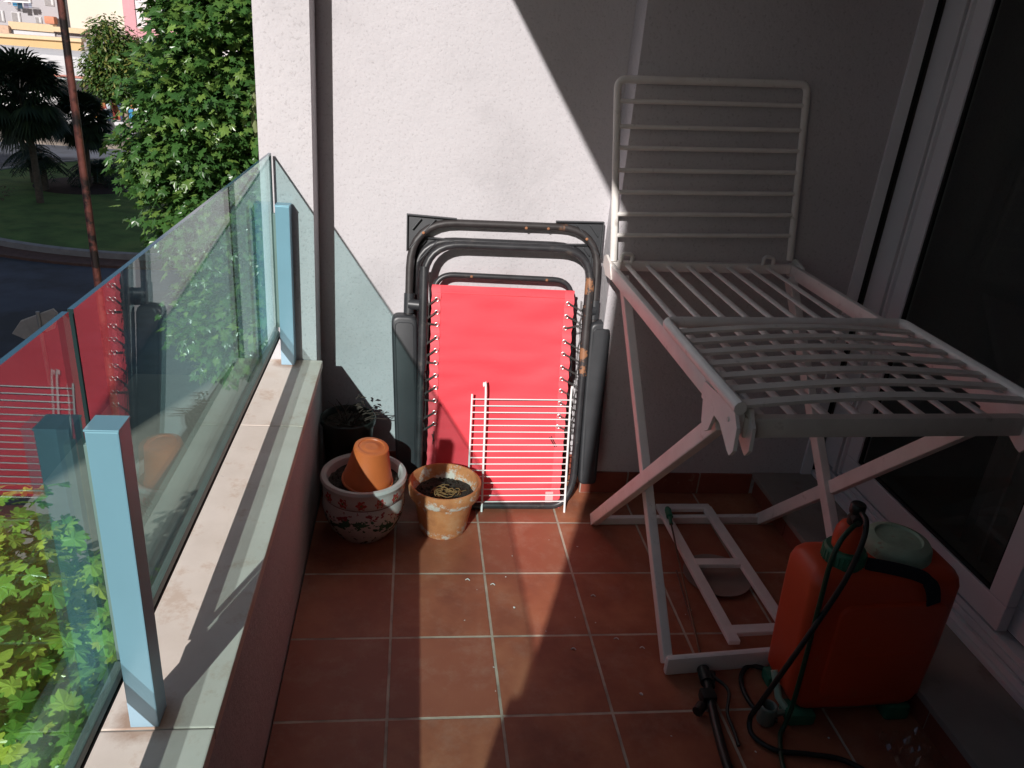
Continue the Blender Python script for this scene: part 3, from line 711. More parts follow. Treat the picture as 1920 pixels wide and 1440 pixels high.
# folded wing lying on the top
ya, yb = -.522, -1.045; zw = .012
fw = fillet([(xl-.012, yb, ZL+.030), (xl-.012, ya, ZL+zw+.020), (xr-.010, ya+.01, ZR+zw+.020), (xr-.010, yb, ZR+.030)], .025, 6)
MB().tube(fw, .014, 10, flat=1.1).build('folded_wing_frame', M_rackp, rk)
for k in range(7):
    y = ya-.070-.0715*k; n = 16; vs = []; fs = []
    for i in range(n+1):
        s_ = i/n; x = xl+(xr-xl)*s_; z = zt(x)+.030+.016*math.sin(PI*s_)
        for dy, dz in ((-.0145, -.004), (.0145, -.004), (.0135, .003), (-.0135, .003)): vs.append((x, y+dy+.012*s_, z+dz))
    for i in range(n):
        for q_ in range(4): a = i*4+q_; b = i*4+(q_+1) % 4; fs.append((a, b, b+4, a+4))
    fs += [(0,3,2,1), tuple(n*4+i for i in range(4))]
    MB().add(vs, fs, True).build('folded_wing_slat', M_rackd, rk)
# legs
def leg(a, b, m=M_rackp, wd=.028, th=.044): MB().bar(a, b, wd, th, (0,1,.3), bev=.004).build('leg', m, rk)
leg((.430, -.905, .885), (.437, .005, .012)); leg((1.100, -.880, .890), (1.100, .01, .016))
leg((.448, .100, .925), (.495, -.745, .022)); leg((1.072, .150, .935), (1.095, -.70, .022))
MB().bar((.482, -.765, .033), (1.118, -.712, .033), .022, .060, bev=.009).build('foot_bar', M_rackp, rk)
MB().bar((.445, -.004, .016), (1.10, .012, .018), .022, .030, bev=.004).build('foot_bar', M_rackp, rk)
for z0 in (.0,): 
    for a, b in (((.708, .045, .040), (.712, -.700, .052)), ((.892, .050, .040), (.902, -.690, .052)), ((.69, .045, .040), (.905, .050, .040)), ((.70, -.650, .052), (.915, -.640, .052)), ((.72, -.31, .048), (.89, -.31, .048))):
        MB().bar(a, b, .036, .016, bev=.003).build('lower_brace', M_rackp, rk)
sa = thing('ceramic_saucer', (.80, -.33, 0), 'round beige saucer lying on the tiles under the drying rack', 'saucer')
MB().lathe([(.001,.004),(.085,.004),(.112,.016),(.116,.016),(.113,.010),(.090,0),(.001,0)], (0,0,0), 48, Mx=Matrix.Translation((.80,-.33,0))).build('dish', M_disc, sa)

# ------------------------------------------------------------------ backpack sprayer
sp = thing('backpack_sprayer', (.95, -.86, 0), 'orange plastic backpack sprayer tank with green fittings standing in the shade by the door step', 'garden sprayer')
def tank():
    x0, x1, y0, y1, z0, z1 = .756, 1.160, -.950, -.772, .028, .492
    prof = [(0,.034),(.005,.020),(.014,.009),(.028,.002),(.05,0),(.2,0),(.35,0),(.420,.001),(.440,.006),(.452,.014),(.460,.026),(.464,.042)]
    vs = []; fs = []; seg = 12; rings = []
    def ring_(zz, ins):
        t = zz/.464; a = x0+ins-.010*t+.022*max(0,(.12-t)/.12)+.012*(1-t); b = x1-ins-.006*(1-t)-.030*max(0,(.16-t)/.16)**1.5; c = y0+ins+.006*t; d = y1-ins
        r_ = .034; pts = []
        for (cx, cy, a0) in ((b-r_, c+r_, -PI/2), (b-r_, d-r_, 0), (a+r_, d-r_, PI/2), (a+r_, c+r_, PI)):
            for k in range(seg+1):
                an = a0+PI/2*k/seg; pts.append((cx+r_*math.cos(an), cy+r_*math.sin(an)))
        return pts
    N = 4*(seg+1)
    for zz, ins in prof:
        for x, y in ring_(zz, ins):
            u_ = (x-.96)/.19; vs.append((x, y, z0+zz-.010*abs(u_)**3*(zz/.464)+.020*max(0,u_)**3*(1-zz/.464)+.0014*noise.noise(V((x*14,y*14,zz*14)))))
    for j_ in range(len(prof)-1):
        for k in range(N): a = j_*N+k; b = j_*N+(k+1) % N; fs.append((a, b, b+N, a+N))
    fs.append(tuple(range(N))[::-1]); fs.append(tuple(range((len(prof)-1)*N, len(prof)*N)))
    o = MB().add(vs, fs, True).build('tank', M_orange, sp)
    def panel(P, y, dep, nm):
        pts = fillet(P, .04, 8)[:-1]; c = V((sum(p_.x for p_ in pts)/len(pts), y, sum(p_.z for p_ in pts)/len(pts))); K = len(pts); v_ = []; f_ = []
        for ins, d_ in ((0, .004), (.004, -dep*.6), (.010, -dep), (.022, -dep-.001)):
            for p_ in pts:
                q = p_-c; l = max(q.length, 1e-4); v_.append((p_.x-q.x/l*ins, y+d_, p_.z-q.z/l*ins))
        for r_ in range(3):
            for k in range(K): a = r_*K+k; b = r_*K+(k+1) % K; f_.append((a, b, b+K, a+K))
        f_.append(tuple(range(3*K, 4*K)))
        return MB().add(v_, f_, True).build(nm, M_orange, o)
    panel([V((.96, 0, .090)), V((1.112, 0, .095)), V((1.126, 0, .405)), V((.832, 0, .392)), V((.836, 0, .085)), V((.96, 0, .090))], -.9490, .007, 'moulded_panel')
    MB().tube([(.852, -.9565, .232), (.96, -.9575, .237), (1.098, -.9565, .246)], .0020, 6).build('panel_rib', M_orange, o)
    MB().tube([(.7715, -.80, .125), (.7715, -.91, .105)], .003, 6).build('mould_line', M_orange, o)
tank()
NK = (.845, -.875, .478)
MB().lathe([(.001,.0),(.050,0),(.052,.006),(.052,.040),(.048,.046),(.001,.046)], NK, 40).build('collar', M_green, sp)
rb = MB()
for k in range(30):
    a = 2*PI*k/30; c = V((NK[0]+.052*math.cos(a), NK[1]+.052*math.sin(a), NK[2]+.008)); rb.box((c.x-.002, c.y-.002, c.z), (c.x+.002, c.y+.002, c.z+.030), .0006)
rb.build('collar_grip', M_green, sp)
MB().lathe([(.036,.044),(.038,.070),(.036,.095),(.028,.112),(.016,.120),(.001,.122)], NK, 32).build('pump_cap', M_orange, sp)
nz = MB(); nz.tube([(.842, -.875, .585), (.842, -.880, .640)], .014, 14); nz.tube([(.842, -.880, .618), (.828, -.915, .622)], .012, 12); nz.lathe([(.018,.0),(.019,.006),(.019,.022),(.016,.026),(.001,.026)], (.842, -.880, .628), 18)
nz.lathe([(.016,0),(.017,.004),(.017,.02),(.014,.022)], (.842,-.88,.596), 18)
nz.build('hose_elbow', M_hose, sp)
LD = (1.015, -.835, .480)
MB().lathe([(.001,.0),(.086,0),(.088,.008),(.085,.030),(.078,.040),(.06,.046),(.056,.040),(.03,.040),(.001,.042)], LD, 48).build('filler_lid', M_lid, sp)
stp = spline([(.885,-.915,.500), (.94,-.930,.498), (.99,-.942,.492), (1.03,-.950,.480), (1.048,-.957,.462), (1.058,-.961,.44), (1.066,-.963,.41)], 6)
vs = []; fs = []
for i, p_ in enumerate(stp):
    wd_ = .020; d_ = V((0,0,1)) if i < 22 else V((.8,0,.35)).normalized()
    for s_, o_ in ((-1,-.002),(1,-.002),(1,.002),(-1,.002)): vs.append(p_+d_*wd_*s_*.9+V((0,o_,0)))
for i in range(len(stp)-1):
    for q_ in range(4): a = i*4+q_; b = i*4+(q_+1) % 4; fs.append((a, b, b+4, a+4))
fs += [(0,1,2,3), tuple(len(stp)*4-4+i for i in (3,2,1,0))]
MB().add(vs, fs, True).build('carrying_strap', M_strap, sp)
for a, b in (((.768, -.965, .002), (.845, -.90, .040)), ((1.055, -.955, .002), (1.125, -.895, .050)), ((.768, -.83, .002), (.84, -.78, .040)), ((1.05, -.83, .002), (1.12, -.78, .045))):
    MB().box(a, b, .009).build('foot', M_green, sp)
MB().tube([(.755, -.86, .10), (.760, -.905, .045), (.775, -.93, .03)], .010, 8).build('side_bracket', M_lid, sp)
pc = MB(); pc.lathe([(.022,0),(.024,.003),(.024,.055),(.020,.058),(.017,.055),(.017,.02),(.001,.02)], (.712, -.945, .004), 24); pc.tube([(.735,-.94,.02),(.775,-.93,.022)], .009, 8)
pc.build('pump_cylinder', mat('grey_green_plastic', (.16,.20,.17), .5), sp)
MB().tube(spline([(.828,-.918,.622), (.795,-.945,.628), (.760,-.965,.600), (.745,-.975,.54), (.748,-.975,.44), (.755,-.97,.33), (.758,-.972,.20), (.757,-.975,.08), (.748,-.98,.025), (.730,-1.0,.012), (.705,-1.06,.010), (.69,-1.12,.010)], 8), .0062, 10).build('thin_hose', M_hoseg, sp)
MB().tube(spline([(.842,-.895,.640), (.835,-.935,.635), (.822,-.960,.59), (.800,-.972,.50), (.765,-.978,.40), (.725,-.985,.30), (.690,-.985,.20), (.665,-.975,.10), (.655,-.965,.035), (.655,-1.0,.012), (.70,-1.045,.010), (.78,-1.06,.010), (.87,-1.085,.010), (.93,-1.16,.010), (.93,-1.3,.010)], 8), .0070, 12).build('thick_hose', M_hose, sp)
MB().tube(spline([(.79,-.765,.012), (.745,-.752,.012), (.705,-.790,.012), (.690,-.850,.012), (.700,-.91,.010), (.745,-.95,.009)], 8), .0070, 12).build('hose_loop', M_hose, sp)

# spray lance lying on the floor
sw = thing('spray_lance', (.62, -.6, 0), 'thin spray lance with a black trigger grip lying on the tiles beside the sprayer', 'spray lance')
MB().tube([(.693, -.115, .075), (.655, -.35, .060), (.588, -.80, .030)], .0034, 8).build('rod', mat('brass_rod', (.16,.10,.07), .35, metal=.7), sw)
nz = MB(); nz.tube([(.693, -.115, .075), (.700, -.070, .078)], .007, 12); nz.tube([(.700, -.072, .078), (.7055, -.030, .080)], .0125, 14); nz.tube([(.7055, -.030, .080), (.7065, -.018, .080)], .009, 14)
nz.build('nozzle', M_green, sw)
gp = MB(); gp.tube(spline([(.590,-.785,.030), (.583,-.84,.030), (.572,-.90,.028), (.556,-1.0,.024), (.545,-1.10,.022), (.54,-1.2,.02)], 6), .0125, 14)
gp.tube([(.590,-.78,.030), (.584,-.83,.030)], .018, 14); gp.tube([(.545,-.905,.024), (.525,-.925,.022)], .015, 10); gp.tube([(.612,-.79,.022), (.592,-.84,.026)], .013, 10)
gp.box((.548, -.90, .012), (.590, -.86, .046), .008)
gp.build('grip', M_hose, sw)
MB().tube(spline([(.607,-.80,.03), (.636,-.86,.030), (.608,-.93,.022), (.606,-.99,.016), (.603,-1.03,.012)], 6), .005, 8).build('trigger_lever', M_hose, sw)
MB().tube(spline([(.665,-.30,.010), (.635,-.55,.008), (.605,-.78,.010)], 6), .0030, 8).build('loose_tube', mat('brown_tube', (.14,.07,.05), .5), sw)

# crumpled clear plastic beside the sprayer
pb = MB(); vs = []; fs = []; n = 14
for j in range(n+1):
    for i in range(n+1):
        x = 1.0+.13*i/n; y = -1.17+.17*j/n; vs.append((x, y, .008+.035*abs(noise.noise(V((x*38, y*38, 2))))+.02*abs(noise.noise(V((x*90, y*90, 5))))))
for j in range(n):
    for i in range(n): a = j*(n+1)+i; fs.append((a, a+1, a+n+2)); fs.append((a, a+n+2, a+n+1))
o = pb.add(vs, fs).build('plastic_wrap', M_clear); tag(o, 'crumpled clear plastic wrap on the tiles in front of the sprayer', 'plastic wrap')

# crumbs
db = MB(); rnd = random.Random(21)
spots = [(-.013+.0, -.42)]
for k in range(26):
    x, y = rnd.uniform(-.1, 1.0), rnd.uniform(-1.3, -.1); s_ = rnd.uniform(.001, .0028)*(2 if k < 5 else 1)
    bm = bmesh.new(); bmesh.ops.create_icosphere(bm, subdivisions=1, radius=s_)
    for v in bm.verts: v.co = V((v.co.x*rnd.uniform(.6,2), v.co.y*rnd.uniform(.6,1.3), v.co.z*.5))
    db.from_bm(bm, False, Matrix.Translation((x, y, s_*.4)) @ Matrix.Rotation(rnd.random()*6, 4, 'Z'))
for (x, y) in ((.016,-.36), (-.065,-.335), (.37,-.62), (.34,-.42), (.44,-.66), (.23,-.66)):
    db.tube(spline([(x, y, .002), (x+.008, y+.004, .003), (x+.014, y-.003, .002)], 4), .0016, 5)
db.build('crumbs', M_deb, None, kind='stuff', label='small white plaster crumbs scattered over the floor tiles', cat='debris')

# ------------------------------------------------------------------ foliage
def leaf_shape(kind):
    if kind == 'broad':
        half = [(0,-.12),(.12,-.30),(.30,-.34),(.28,-.20),(.50,-.12),(.52,.02),(.34,.10),(.46,.30),(.42,.42),(.22,.32),(.20,.50),(.12,.66),(0,.76)]
    elif kind == 'maple':
        half = [(0,-.10),(.10,-.30),(.26,-.34),(.24,-.16),(.50,-.08),(.34,.06),(.42,.34),(.20,.24),(.13,.42),(0,.72)]
    else:
        half = [(0,-.45),(.14,-.2),(.19,.05),(.12,.32),(0,.6)]
    pts = half+[(-x, y) for x, y in half[-2:0:-1]]
    vs = [(0, .02, 0)]+[(x, y, -.22*abs(x)-.10*max(0, y)**2+.03*math.sin(9*y)) for x, y in pts]
    fs = [(0, i, i % len(pts)+1) for i in range(1, len(pts)+1)]
    return vs, fs
def leaf_mat(name, c1, c2, c3, trans=.35, rough=.38):
    m, t, b = newmat(name); out = t.nodes['Material Output']
    g = nd(t, 'ShaderNodeNewGeometry')
    c = ramp(t, g.outputs['Random Per Island'], [(0, c1), (.6, c2), (.93, c3), (1, tuple(min(1, x*1.5) for x in c3))])
    t.links.new(c, b.inputs['Base Color']); b.inputs['Roughness'].default_value = rough
    tr = nd(t, 'ShaderNodeBsdfTranslucent')
    h = nd(t, 'ShaderNodeHueSaturation'); h.inputs['Hue'].default_value = .48; h.inputs['Value'].default_value = 1.5; t.links.new(c, h.inputs['Color']); t.links.new(h.outputs[0], tr.inputs[0])
    mx = nd(t, 'ShaderNodeMixShader'); mx.inputs[0].default_value = trans
    t.links.new(b.outputs[0], mx.inputs[1]); t.links.new(tr.outputs[0], mx.inputs[2]); t.links.new(mx.outputs[0], out.inputs[0])
    return m
M_maple = leaf_mat('maple_leaves', (.036,.098,.024), (.062,.150,.034), (.13,.215,.045), .24, .30)
M_maple2 = leaf_mat('young_maple_leaves', (.12,.27,.04), (.23,.42,.06), (.46,.52,.07), .40, .28)
M_small = leaf_mat('small_leaves', (.045,.11,.02), (.08,.16,.03), (.20,.20,.05), .3, .5)
M_bark = mat('bark', (.13, .10, .075), .9, var=.3, scale=12, bmp=.5, bscale=30, bdist=.01)
M_barkg = mat('green_bark', (.16, .19, .08), .8, var=.2, scale=12)
M_darkleaf = leaf_mat('palm_leaves', (.012,.028,.012), (.020,.042,.016), (.035,.06,.02), .1, .5)
def crown(parent, blobs, n, size, m, kind='maple', seed=1, droop=.5, face=V((-.35,-.8,.5)), cl=9, name='crown'):
    """leaf sprays: clusters sit on the outer part of each blob, leaves fan about the cluster"""
    rnd = random.Random(seed); lv, lf_ = leaf_shape(kind); o = MB(); vol = [b[1][0]*b[1][1]*b[1][2] for b in blobs]; tot = sum(v**.67 for v in vol)
    lvv = [V(p_) for p_ in lv]
    for (c, rad), v_ in zip(blobs, vol):
        k = int(n*(v_**.67)/tot)
        for _ in range(k//cl):
            d = V((rnd.gauss(0,1), rnd.gauss(0,1), rnd.gauss(0,1))).normalized(); q = rnd.uniform(.35, 1.04)**.6
            cc = V((c[0]+d.x*rad[0]*q, c[1]+d.y*rad[1]*q, c[2]+d.z*rad[2]*q))
            axis = (d*.6+V((0,0,.15))+V((rnd.gauss(0,.3), rnd.gauss(0,.3), rnd.gauss(0,.3)))).normalized()
            for j in range(cl):
                a = rnd.random()*2*PI; rr = size*rnd.uniform(.2, 1.7)
                pos = cc+V((math.cos(a)*rr, math.sin(a)*rr, rnd.gauss(0,.5)*size))+axis*rnd.uniform(-.5,1.2)*size
                nrm = (V((rnd.gauss(0,.6), rnd.gauss(0,.6), 1))+d*.6).normalized()
                tip = V((math.cos(a), math.sin(a), -droop-rnd.random()*.6)); tip = (tip-nrm*tip.dot(nrm)).normalized(); sd = tip.cross(nrm)
                s_ = size*rnd.uniform(.6, 1.2)
                R = Matrix(((sd.x, tip.x, nrm.x, pos.x), (sd.y, tip.y, nrm.y, pos.y), (sd.z, tip.z, nrm.z, pos.z), (0,0,0,1)))
                o.add([R @ (p_*s_) for p_ in lvv], lf_)
    return o.build(name, m, parent)
def limbs(parent, base, top, rad, ends, m=M_bark, seed=1):
    rnd = random.Random(seed); b = MB(); base = V(base); top = V(top)
    mid = base.lerp(top, .5)+V((rnd.uniform(-.1,.1), rnd.uniform(-.1,.1), 0))
    b.tube(spline([base, mid, top], 6), lambda t: rad*(1-.45*t), 12)
    for e in ends:
        e = V(e); s0 = base.lerp(top, rnd.uniform(.65, .98)); m_ = s0.lerp(e, .5)+V((0,0,.15))
        b.tube(spline([s0, m_, e], 5), lambda t: rad*.45*(1-.8*t), 8)
        for _ in range(3):
            q = m_+V((rnd.uniform(-.5,.5), rnd.uniform(-.5,.5), rnd.uniform(0,.5))); b.tube([m_, q], lambda t: rad*.14*(1-.6*t), 6)
    b.build('trunk', m, parent)

t1 = thing('maple_tree', (-2.2, 8.0, G+.13), 'tall leafy maple tree in sunlight just beyond the balcony pilaster', 'tree')
B1 = [((-2.05,7.9,1.1),(1.25,1.3,1.9)), ((-2.74,7.5,.25),(.78,.9,.62)), ((-3.15,7.5,.05),(.55,.6,.42)), ((-2.95,7.45,.85),(.5,.6,.45)), ((-2.48,7.4,-.55),(.95,.9,.75)), ((-1.6,8.0,-1.0),(1.2,1.1,1.1)), ((-2.5,7.7,1.55),(.75,.9,.9)), ((-2.35,7.5,-1.9),(.9,.8,.8)), ((-1.5,8.2,2.8),(1.2,1.2,1.2))]
crown(t1, B1, 33000, .132, M_maple, seed=3)
limbs(t1, (-2.0, 8.1, G+.13), (-1.9, 8.0, .6), .15, [c for c, _ in B1], seed=2)
MB().tube(spline([(-2.02, 6.9, .95), (-2.03, 6.85, .62), (-1.98, 6.85, .42)], 5), lambda t: .030+.008*t, 10).build('pruned_branch', M_barkg, t1)

t2 = thing('young_maple_tree', (-2.4, 2.3, G+.13), 'bright green maple seen through the glass, growing right below the balcony', 'tree')
B2 = [((-2.75,1.7,-2.55),(1.15,1.2,.95)), ((-1.95,1.3,-2.6),(.85,1.0,.85)), ((-2.3,.6,-2.75),(1.0,1.0,.85)), ((-3.3,2.6,-2.6),(.9,.9,.75))]
crown(t2, B2, 6000, .150, M_maple2, 'broad', seed=8, droop=.9)
limbs(t2, (-2.4, 1.6, G+.13), (-2.4, 1.6, -2.8), .09, [c for c, _ in B2], seed=4)

t3 = thing('street_tree', (-11.2, 30, G), 'slender round headed street tree in front of the shop window', 'tree')
B3 = [((-11.45,30,.55),(.62,.7,.75)), ((-11.5,30,-.35),(.95,.9,.62)), ((-11.0,30.1,-.75),(.9,.9,.7)), ((-11.75,29.9,-.95),(.5,.6,.55)), ((-10.3,30.3,-.2),(.95,.8,.9)), ((-10.9,30.2,.2),(.8,.7,.6))]
crown(t3, B3, 15000, .19, M_small, 'oval', seed=5, droop=.7)
limbs(t3, (-11.22, 30, G+.05), (-11.12, 30, -1.3), .10, [c for c, _ in B3], m=mat('pale_bark', (.34,.26,.20), .9), seed=6)
t4 = thing('roadside_tree', (-14.2, 19.2, G), 'yellow green leaves at the left edge above the palm', 'tree')
B4 = [((-13.2,21.5,-.15),(.95,.8,.55)),((-13.6,21.5,-1.1),(.9,.8,.7))]
crown(t4, B4, 900, .13, M_small, 'oval', seed=15)
limbs(t4, (-13.8, 21.5, G), (-13.6, 21.5, -.9), .08, [c for c, _ in B4], seed=6)

def fan_palm(name, base, h, R, nf, label, seed, dead=True):
    t = thing(name, base, label, 'palm tree', 'fan palms on the roundabout lawn'); rnd = random.Random(seed); base = V(base); top = base+V((rnd.uniform(-.1,.1), 0, h))
    MB().tube(spline([base, base.lerp(top, .5)+V((.05,0,0)), top], 6), lambda s_: .10-.02*s_, 12).build('trunk', M_bark, t)
    o = MB()
    for k in range(nf):
        az = rnd.random()*2*PI; el = rnd.uniform(-1.1, 1.35) if dead else rnd.uniform(-.3, 1.3)
        d = V((math.cos(az)*math.cos(el), math.sin(az)*math.cos(el), math.sin(el))); L = R*rnd.uniform(.45,.7); p0 = top; p1 = top+d*L+V((0,0,-.1*L))
        o.tube([p0, p1], .012, 4); side = d.cross(V((0,0,1))).normalized(); upn = side.cross(d)
        for j in range(15):
            a = (j-7)/7*1.25; dd = (d*math.cos(a)+side*math.sin(a)+V((0,0,-.18-.25*abs(a)))).normalized(); ll = R*rnd.uniform(.42,.58)
            wv = dd.cross(upn).normalized()*.034; q = p1+dd*ll*.6; e = p1+dd*ll+V((0,0,-.12*R))
            o.add([p1, q+wv, e, q-wv], [(0,1,2,3)])
    o.build('fronds', M_darkleaf, t); return t
fan_palm('fan_palm', (-10.95, 21.6, G+.1), 3.05, 1.3, 150, 'dark fan palm with a dense hanging crown at the left, on the roundabout lawn', 1)
fan_palm('fan_palm', (-10.6, 24.2, G+.1), 2.2, .95, 100, 'smaller dark fan palm behind the rusty lamp post', 2)
def feather(name, base, h, R, nf, label, seed):
    t = thing(name, base, label, 'palm', 'low feathery palms round the mulch bed'); rnd = random.Random(seed); base = V(base); top = base+V((0,0,h))
    MB().tube([base, top], .16, 10).build('trunk', M_bark, t); o = MB()
    for k in range(nf):
        az = rnd.random()*2*PI; el = rnd.uniform(.1, 1.2); L = R*rnd.uniform(.8, 1.1); pts = []
        for i in range(7):
            s_ = i/6; pts.append(top+V((math.cos(az)*math.cos(el)*L*s_, math.sin(az)*math.cos(el)*L*s_, math.sin(el)*L*s_-.75*L*s_*s_)))
        o.tube(pts, .012, 4)
        for i in range(1, 7):
            for f_ in (0, .5):
                c = pts[i-1].lerp(pts[i], f_); tn = (pts[i]-pts[i-1]).normalized(); sd = tn.cross(V((0,0,1))).normalized()
                for sg in (-1, 1):
                    dd = (sd*sg+tn*.6+V((0,0,-.2))).normalized(); l_ = R*.26; wv = tn*.02; o.add([c-wv, c+wv, c+dd*l_], [(0,1,2)])
    o.build('fronds', M_darkleaf, t)
feather('cycad_palm', (-10.5, 24.9, G+.1), .5, 1.15, 60, 'low dark cycad with arching fronds in the round mulch bed', 3)
feather('cycad_palm', (-11.6, 23.4, G+.1), .9, .9, 46, 'short feathery palm between the fan palm trunks', 4)
feather('cycad_palm', (-12.3, 24.6, G+.1), 1.0, .9, 46, 'short feathery palm at the left edge of the lawn', 6)
fs_ = thing('flowering_shrub', (-12.3, 21.9, G+.1), 'low pinkish flowering shrub at the left edge of the lawn', 'shrub')
crown(fs_, [((-12.45,21.9,G+.28),(.62,.5,.3))], 700, .07, mat('pink_grey_blossom', (.16,.07,.06), .8, var=.5, scale=9), 'oval', seed=4)

# ------------------------------------------------------------------ lamp post, direction sign, scooter
lp = thing('lamp_post', (-4.15, 7.5, G), 'tall rusty red steel lamp post rising between the palms and the maple', 'lamp post')
b0 = V((-4.16, 7.5, G+.13)); b1 = V((-4.115, 7.5, 6.4))
MB().tube([b0.lerp(b1, i/12) for i in range(13)], lambda t: .050-.018*t, 20).build('pole', mat('rusty_red_shadowed_paint', (.46,.16,.13), .38, var=.25, scale=9, spot=(.07,.05,.05), spot_scale=2.2, spot_thr=(.46,.54), bmp=.1), lp)  # dark patches are leaf shadows painted over the red
MB().tube(spline([b1, b1+V((.1,-.02,.4)), b1+V((.7,-.1,.6))], 6), .03, 10).build('arm', M_rust, lp)
MB().box((b1.x+.6, b1.y-.25, b1.z+.52), (b1.x+1.2, b1.y+.05, b1.z+.64), .03).build('lamp_head', M_dark, lp)
sg = thing('direction_sign', (-5.75, 9.4, G), 'arrow shaped white direction sign seen from behind at the kerb', 'road sign')
Y = 9.4; a = V((-6.24,Y,-3.03)); 
poly = [(-6.22,-2.98),(-6.07,-2.78),(-5.60,-2.57),(-5.55,-2.62),(-5.62,-2.86),(-6.05,-3.06)]
MB().prism(poly, 1, Y-.012, Y+.012).build('panel', mat('grey_sign_back', (.42,.38,.36), .55), sg)
MB().prism([(-6.235,-2.985),(-6.075,-2.765),(-5.585,-2.553),(-5.535,-2.62),(-5.61,-2.875),(-6.05,-3.08)], 1, Y+.013, Y+.018).build('panel_rim', mat('pale_sign_rim', (.6,.56,.52), .5), sg)
MB().tube([(-5.80, Y-.03, G+.0), (-5.80, Y-.03, -2.60)], .026, 12).build('sign_pole', mat('galvanised_steel', (.45,.43,.42), .4, metal=.5), sg)
MB().tube([(-5.86, Y-.03, -2.95), (-5.74, Y-.03, -2.92)], .012, 8).build('bracket', M_dark, sg)

sc = thing('parked_scooter', (-13.9, 34.6, G+.13), 'parked scooter with a white top box and round dark windshield by the shop', 'scooter')
def wheel(x):
    q = MB().lathe([(.10,-.05),(.20,-.05),(.235,-.03),(.235,.03),(.20,.05),(.10,.05),(.10,-.05)], (0,0,0), 24, Mx=Matrix.Translation((x, 34.6, G+.365)) @ Matrix.Rotation(PI/2, 4, 'X')).build('wheel', M_hose, sc)
wheel(-14.35); wheel(-13.25)
q = MB(); q.prism([(-14.6,G+.55),(-14.5,G+.85),(-14.0,G+.88),(-13.85,G+.5),(-13.55,G+.5),(-13.4,G+1.05),(-13.28,G+1.08),(-13.2,G+.6),(-13.35,G+.38),(-14.2,G+.36)], 1, 34.45, 34.75)
q.build('body', mat('dark_scooter_paint', (.05,.05,.06), .3), sc)
MB().box((-14.45, 34.42, G+.86), (-14.02, 34.78, G+1.30), .06).build('top_box', mat('white_box', (.8,.8,.8), .4), sc)
MB().lathe([(.001,.03),(.18,.02),(.25,0),(.25,-.02),(.001,-.01)], (0,0,0), 28, Mx=Matrix.Translation((-13.42, 34.42, G+1.28)) @ Matrix.Rotation(PI/2, 4, 'X')).build('windshield', mat('dark_windshield', (.03,.05,.08), .15), sc)
MB().box((-13.55, 34.36, G+1.22), (-13.30, 34.41, G+1.34), .02).build('mirror_panel', mat('pale_blue_panel', (.55,.70,.78), .3), sc)
MB().tube([(-13.40, 34.3, G+1.12), (-13.40, 34.85, G+1.12)], .02, 8).build('handlebar', M_hose, sc)

# ------------------------------------------------------------------ shop across the roundabout
M_white = mat('white_render', (.62, .61, .62), .9, var=.06, scale=1.0)
sh = thing('shop_building', (-14, 38, G), 'low white shop with a red edged canopy and lit display windows across the road', 'shop')
y0 = 37.0; z0 = G+.13
MB().box((-32, y0, -1.22), (-8, y0+8, -.42), .02).build('canopy', M_white, sh)
MB().box((-32, y0-.06, -1.31), (-8, y0+8, -1.222), .01).build('canopy_trim', mat('coral_trim', (.55,.22,.17), .6), sh)
MB().box((-32, y0-.02, -1.40), (-8, y0+8, -1.312), .01).build('canopy_underside', mat('pale_teal_trim', (.45,.52,.52), .6), sh)
W_ = MB(); W_.box((-32, y0+1.2, z0), (-15.7, y0+1.4, -1.401)); W_.box((-13.25, y0+1.2, z0), (-8, y0+1.4, -1.401)); W_.box((-15.7, y0+1.2, z0), (-13.25, y0+1.4, -3.22)); 
W_.build('wall', M_white, sh)
MB().box((-13.3, y0+.6, z0), (-12.55, y0+1.19, -1.402)).build('pier', M_white, sh)
MB().box((-15.6, y0+.35, z0), (-13.31, y0+.6, -3.30)).build('window_plinth', mat('grey_plinth', (.40,.39,.42), .8), sh)
MB().box((-15.7, y0+1.95, -3.3), (-13.25, y0+2.05, -1.41)).build('display_backdrop', mat('orange_brown_display', (.38,.15,.055), .8, var=.4, scale=1.1, spot=(.20,.03,.02), spot_scale=.9, spot_thr=(.5,.52)), sh)
MB().box((-15.7, y0+1.21, -3.32), (-13.25, y0+2.0, -3.22)).build('display_shelf', M_white, sh)
wn = MB()
for x in (-15.68, -15.05, -14.50, -14.02, -13.29): wn.box((x-.03, y0+1.15, -3.22), (x+.03, y0+1.2, -1.41))
wn.build('window_frame', M_dark, sh)
for x, m_, lb in ((-14.72, mat('pale_clothes', (.5,.55,.6), .8), 'shop window mannequin in pale clothes'), (-14.2, mat('navy_clothes', (.03,.05,.12), .8), 'shop window mannequin in dark navy clothes')):
    o = MB(); o.lathe([(.05,0),(.07,.25),(.06,.45),(.10,.55),(.14,.75),(.13,.88),(.04,.92),(.035,.97),(.06,1.02),(.06,1.1),(.001,1.14)], (x, y0+1.55, -3.22), 16).build('mannequin', m_, None, label=lb, cat='mannequin', group='mannequins in the shop window')
for i, (x, z_, c_, lb) in enumerate(((-13.85,0,(.03,.28,.5),'blue box at the left of the pile in the shop window'), (-13.62,0,(.05,.35,.55),'light blue box in the middle of the shop window pile'), (-13.7,.301,(.03,.22,.45),'dark blue box topmost on the pile in the shop window'), (-13.40,0,(.65,.2,.15),'red box at the right end of the shop window shelf'), (-13.40,.201,(.7,.6,.55),'beige box standing on the red box in the shop window'), (-15.2,0,(.6,.3,.05),'orange box alone at the left of the shop window'))):
    MB().box((x-.10, y0+1.35, -3.218+z_), (x+.10, y0+1.55, -3.218+z_+(.30 if i < 3 else .20)), .02).build('goods_box', mat('goods_%d' % i, c_, .6), None, label=lb, cat='box', group='boxes in the shop window')

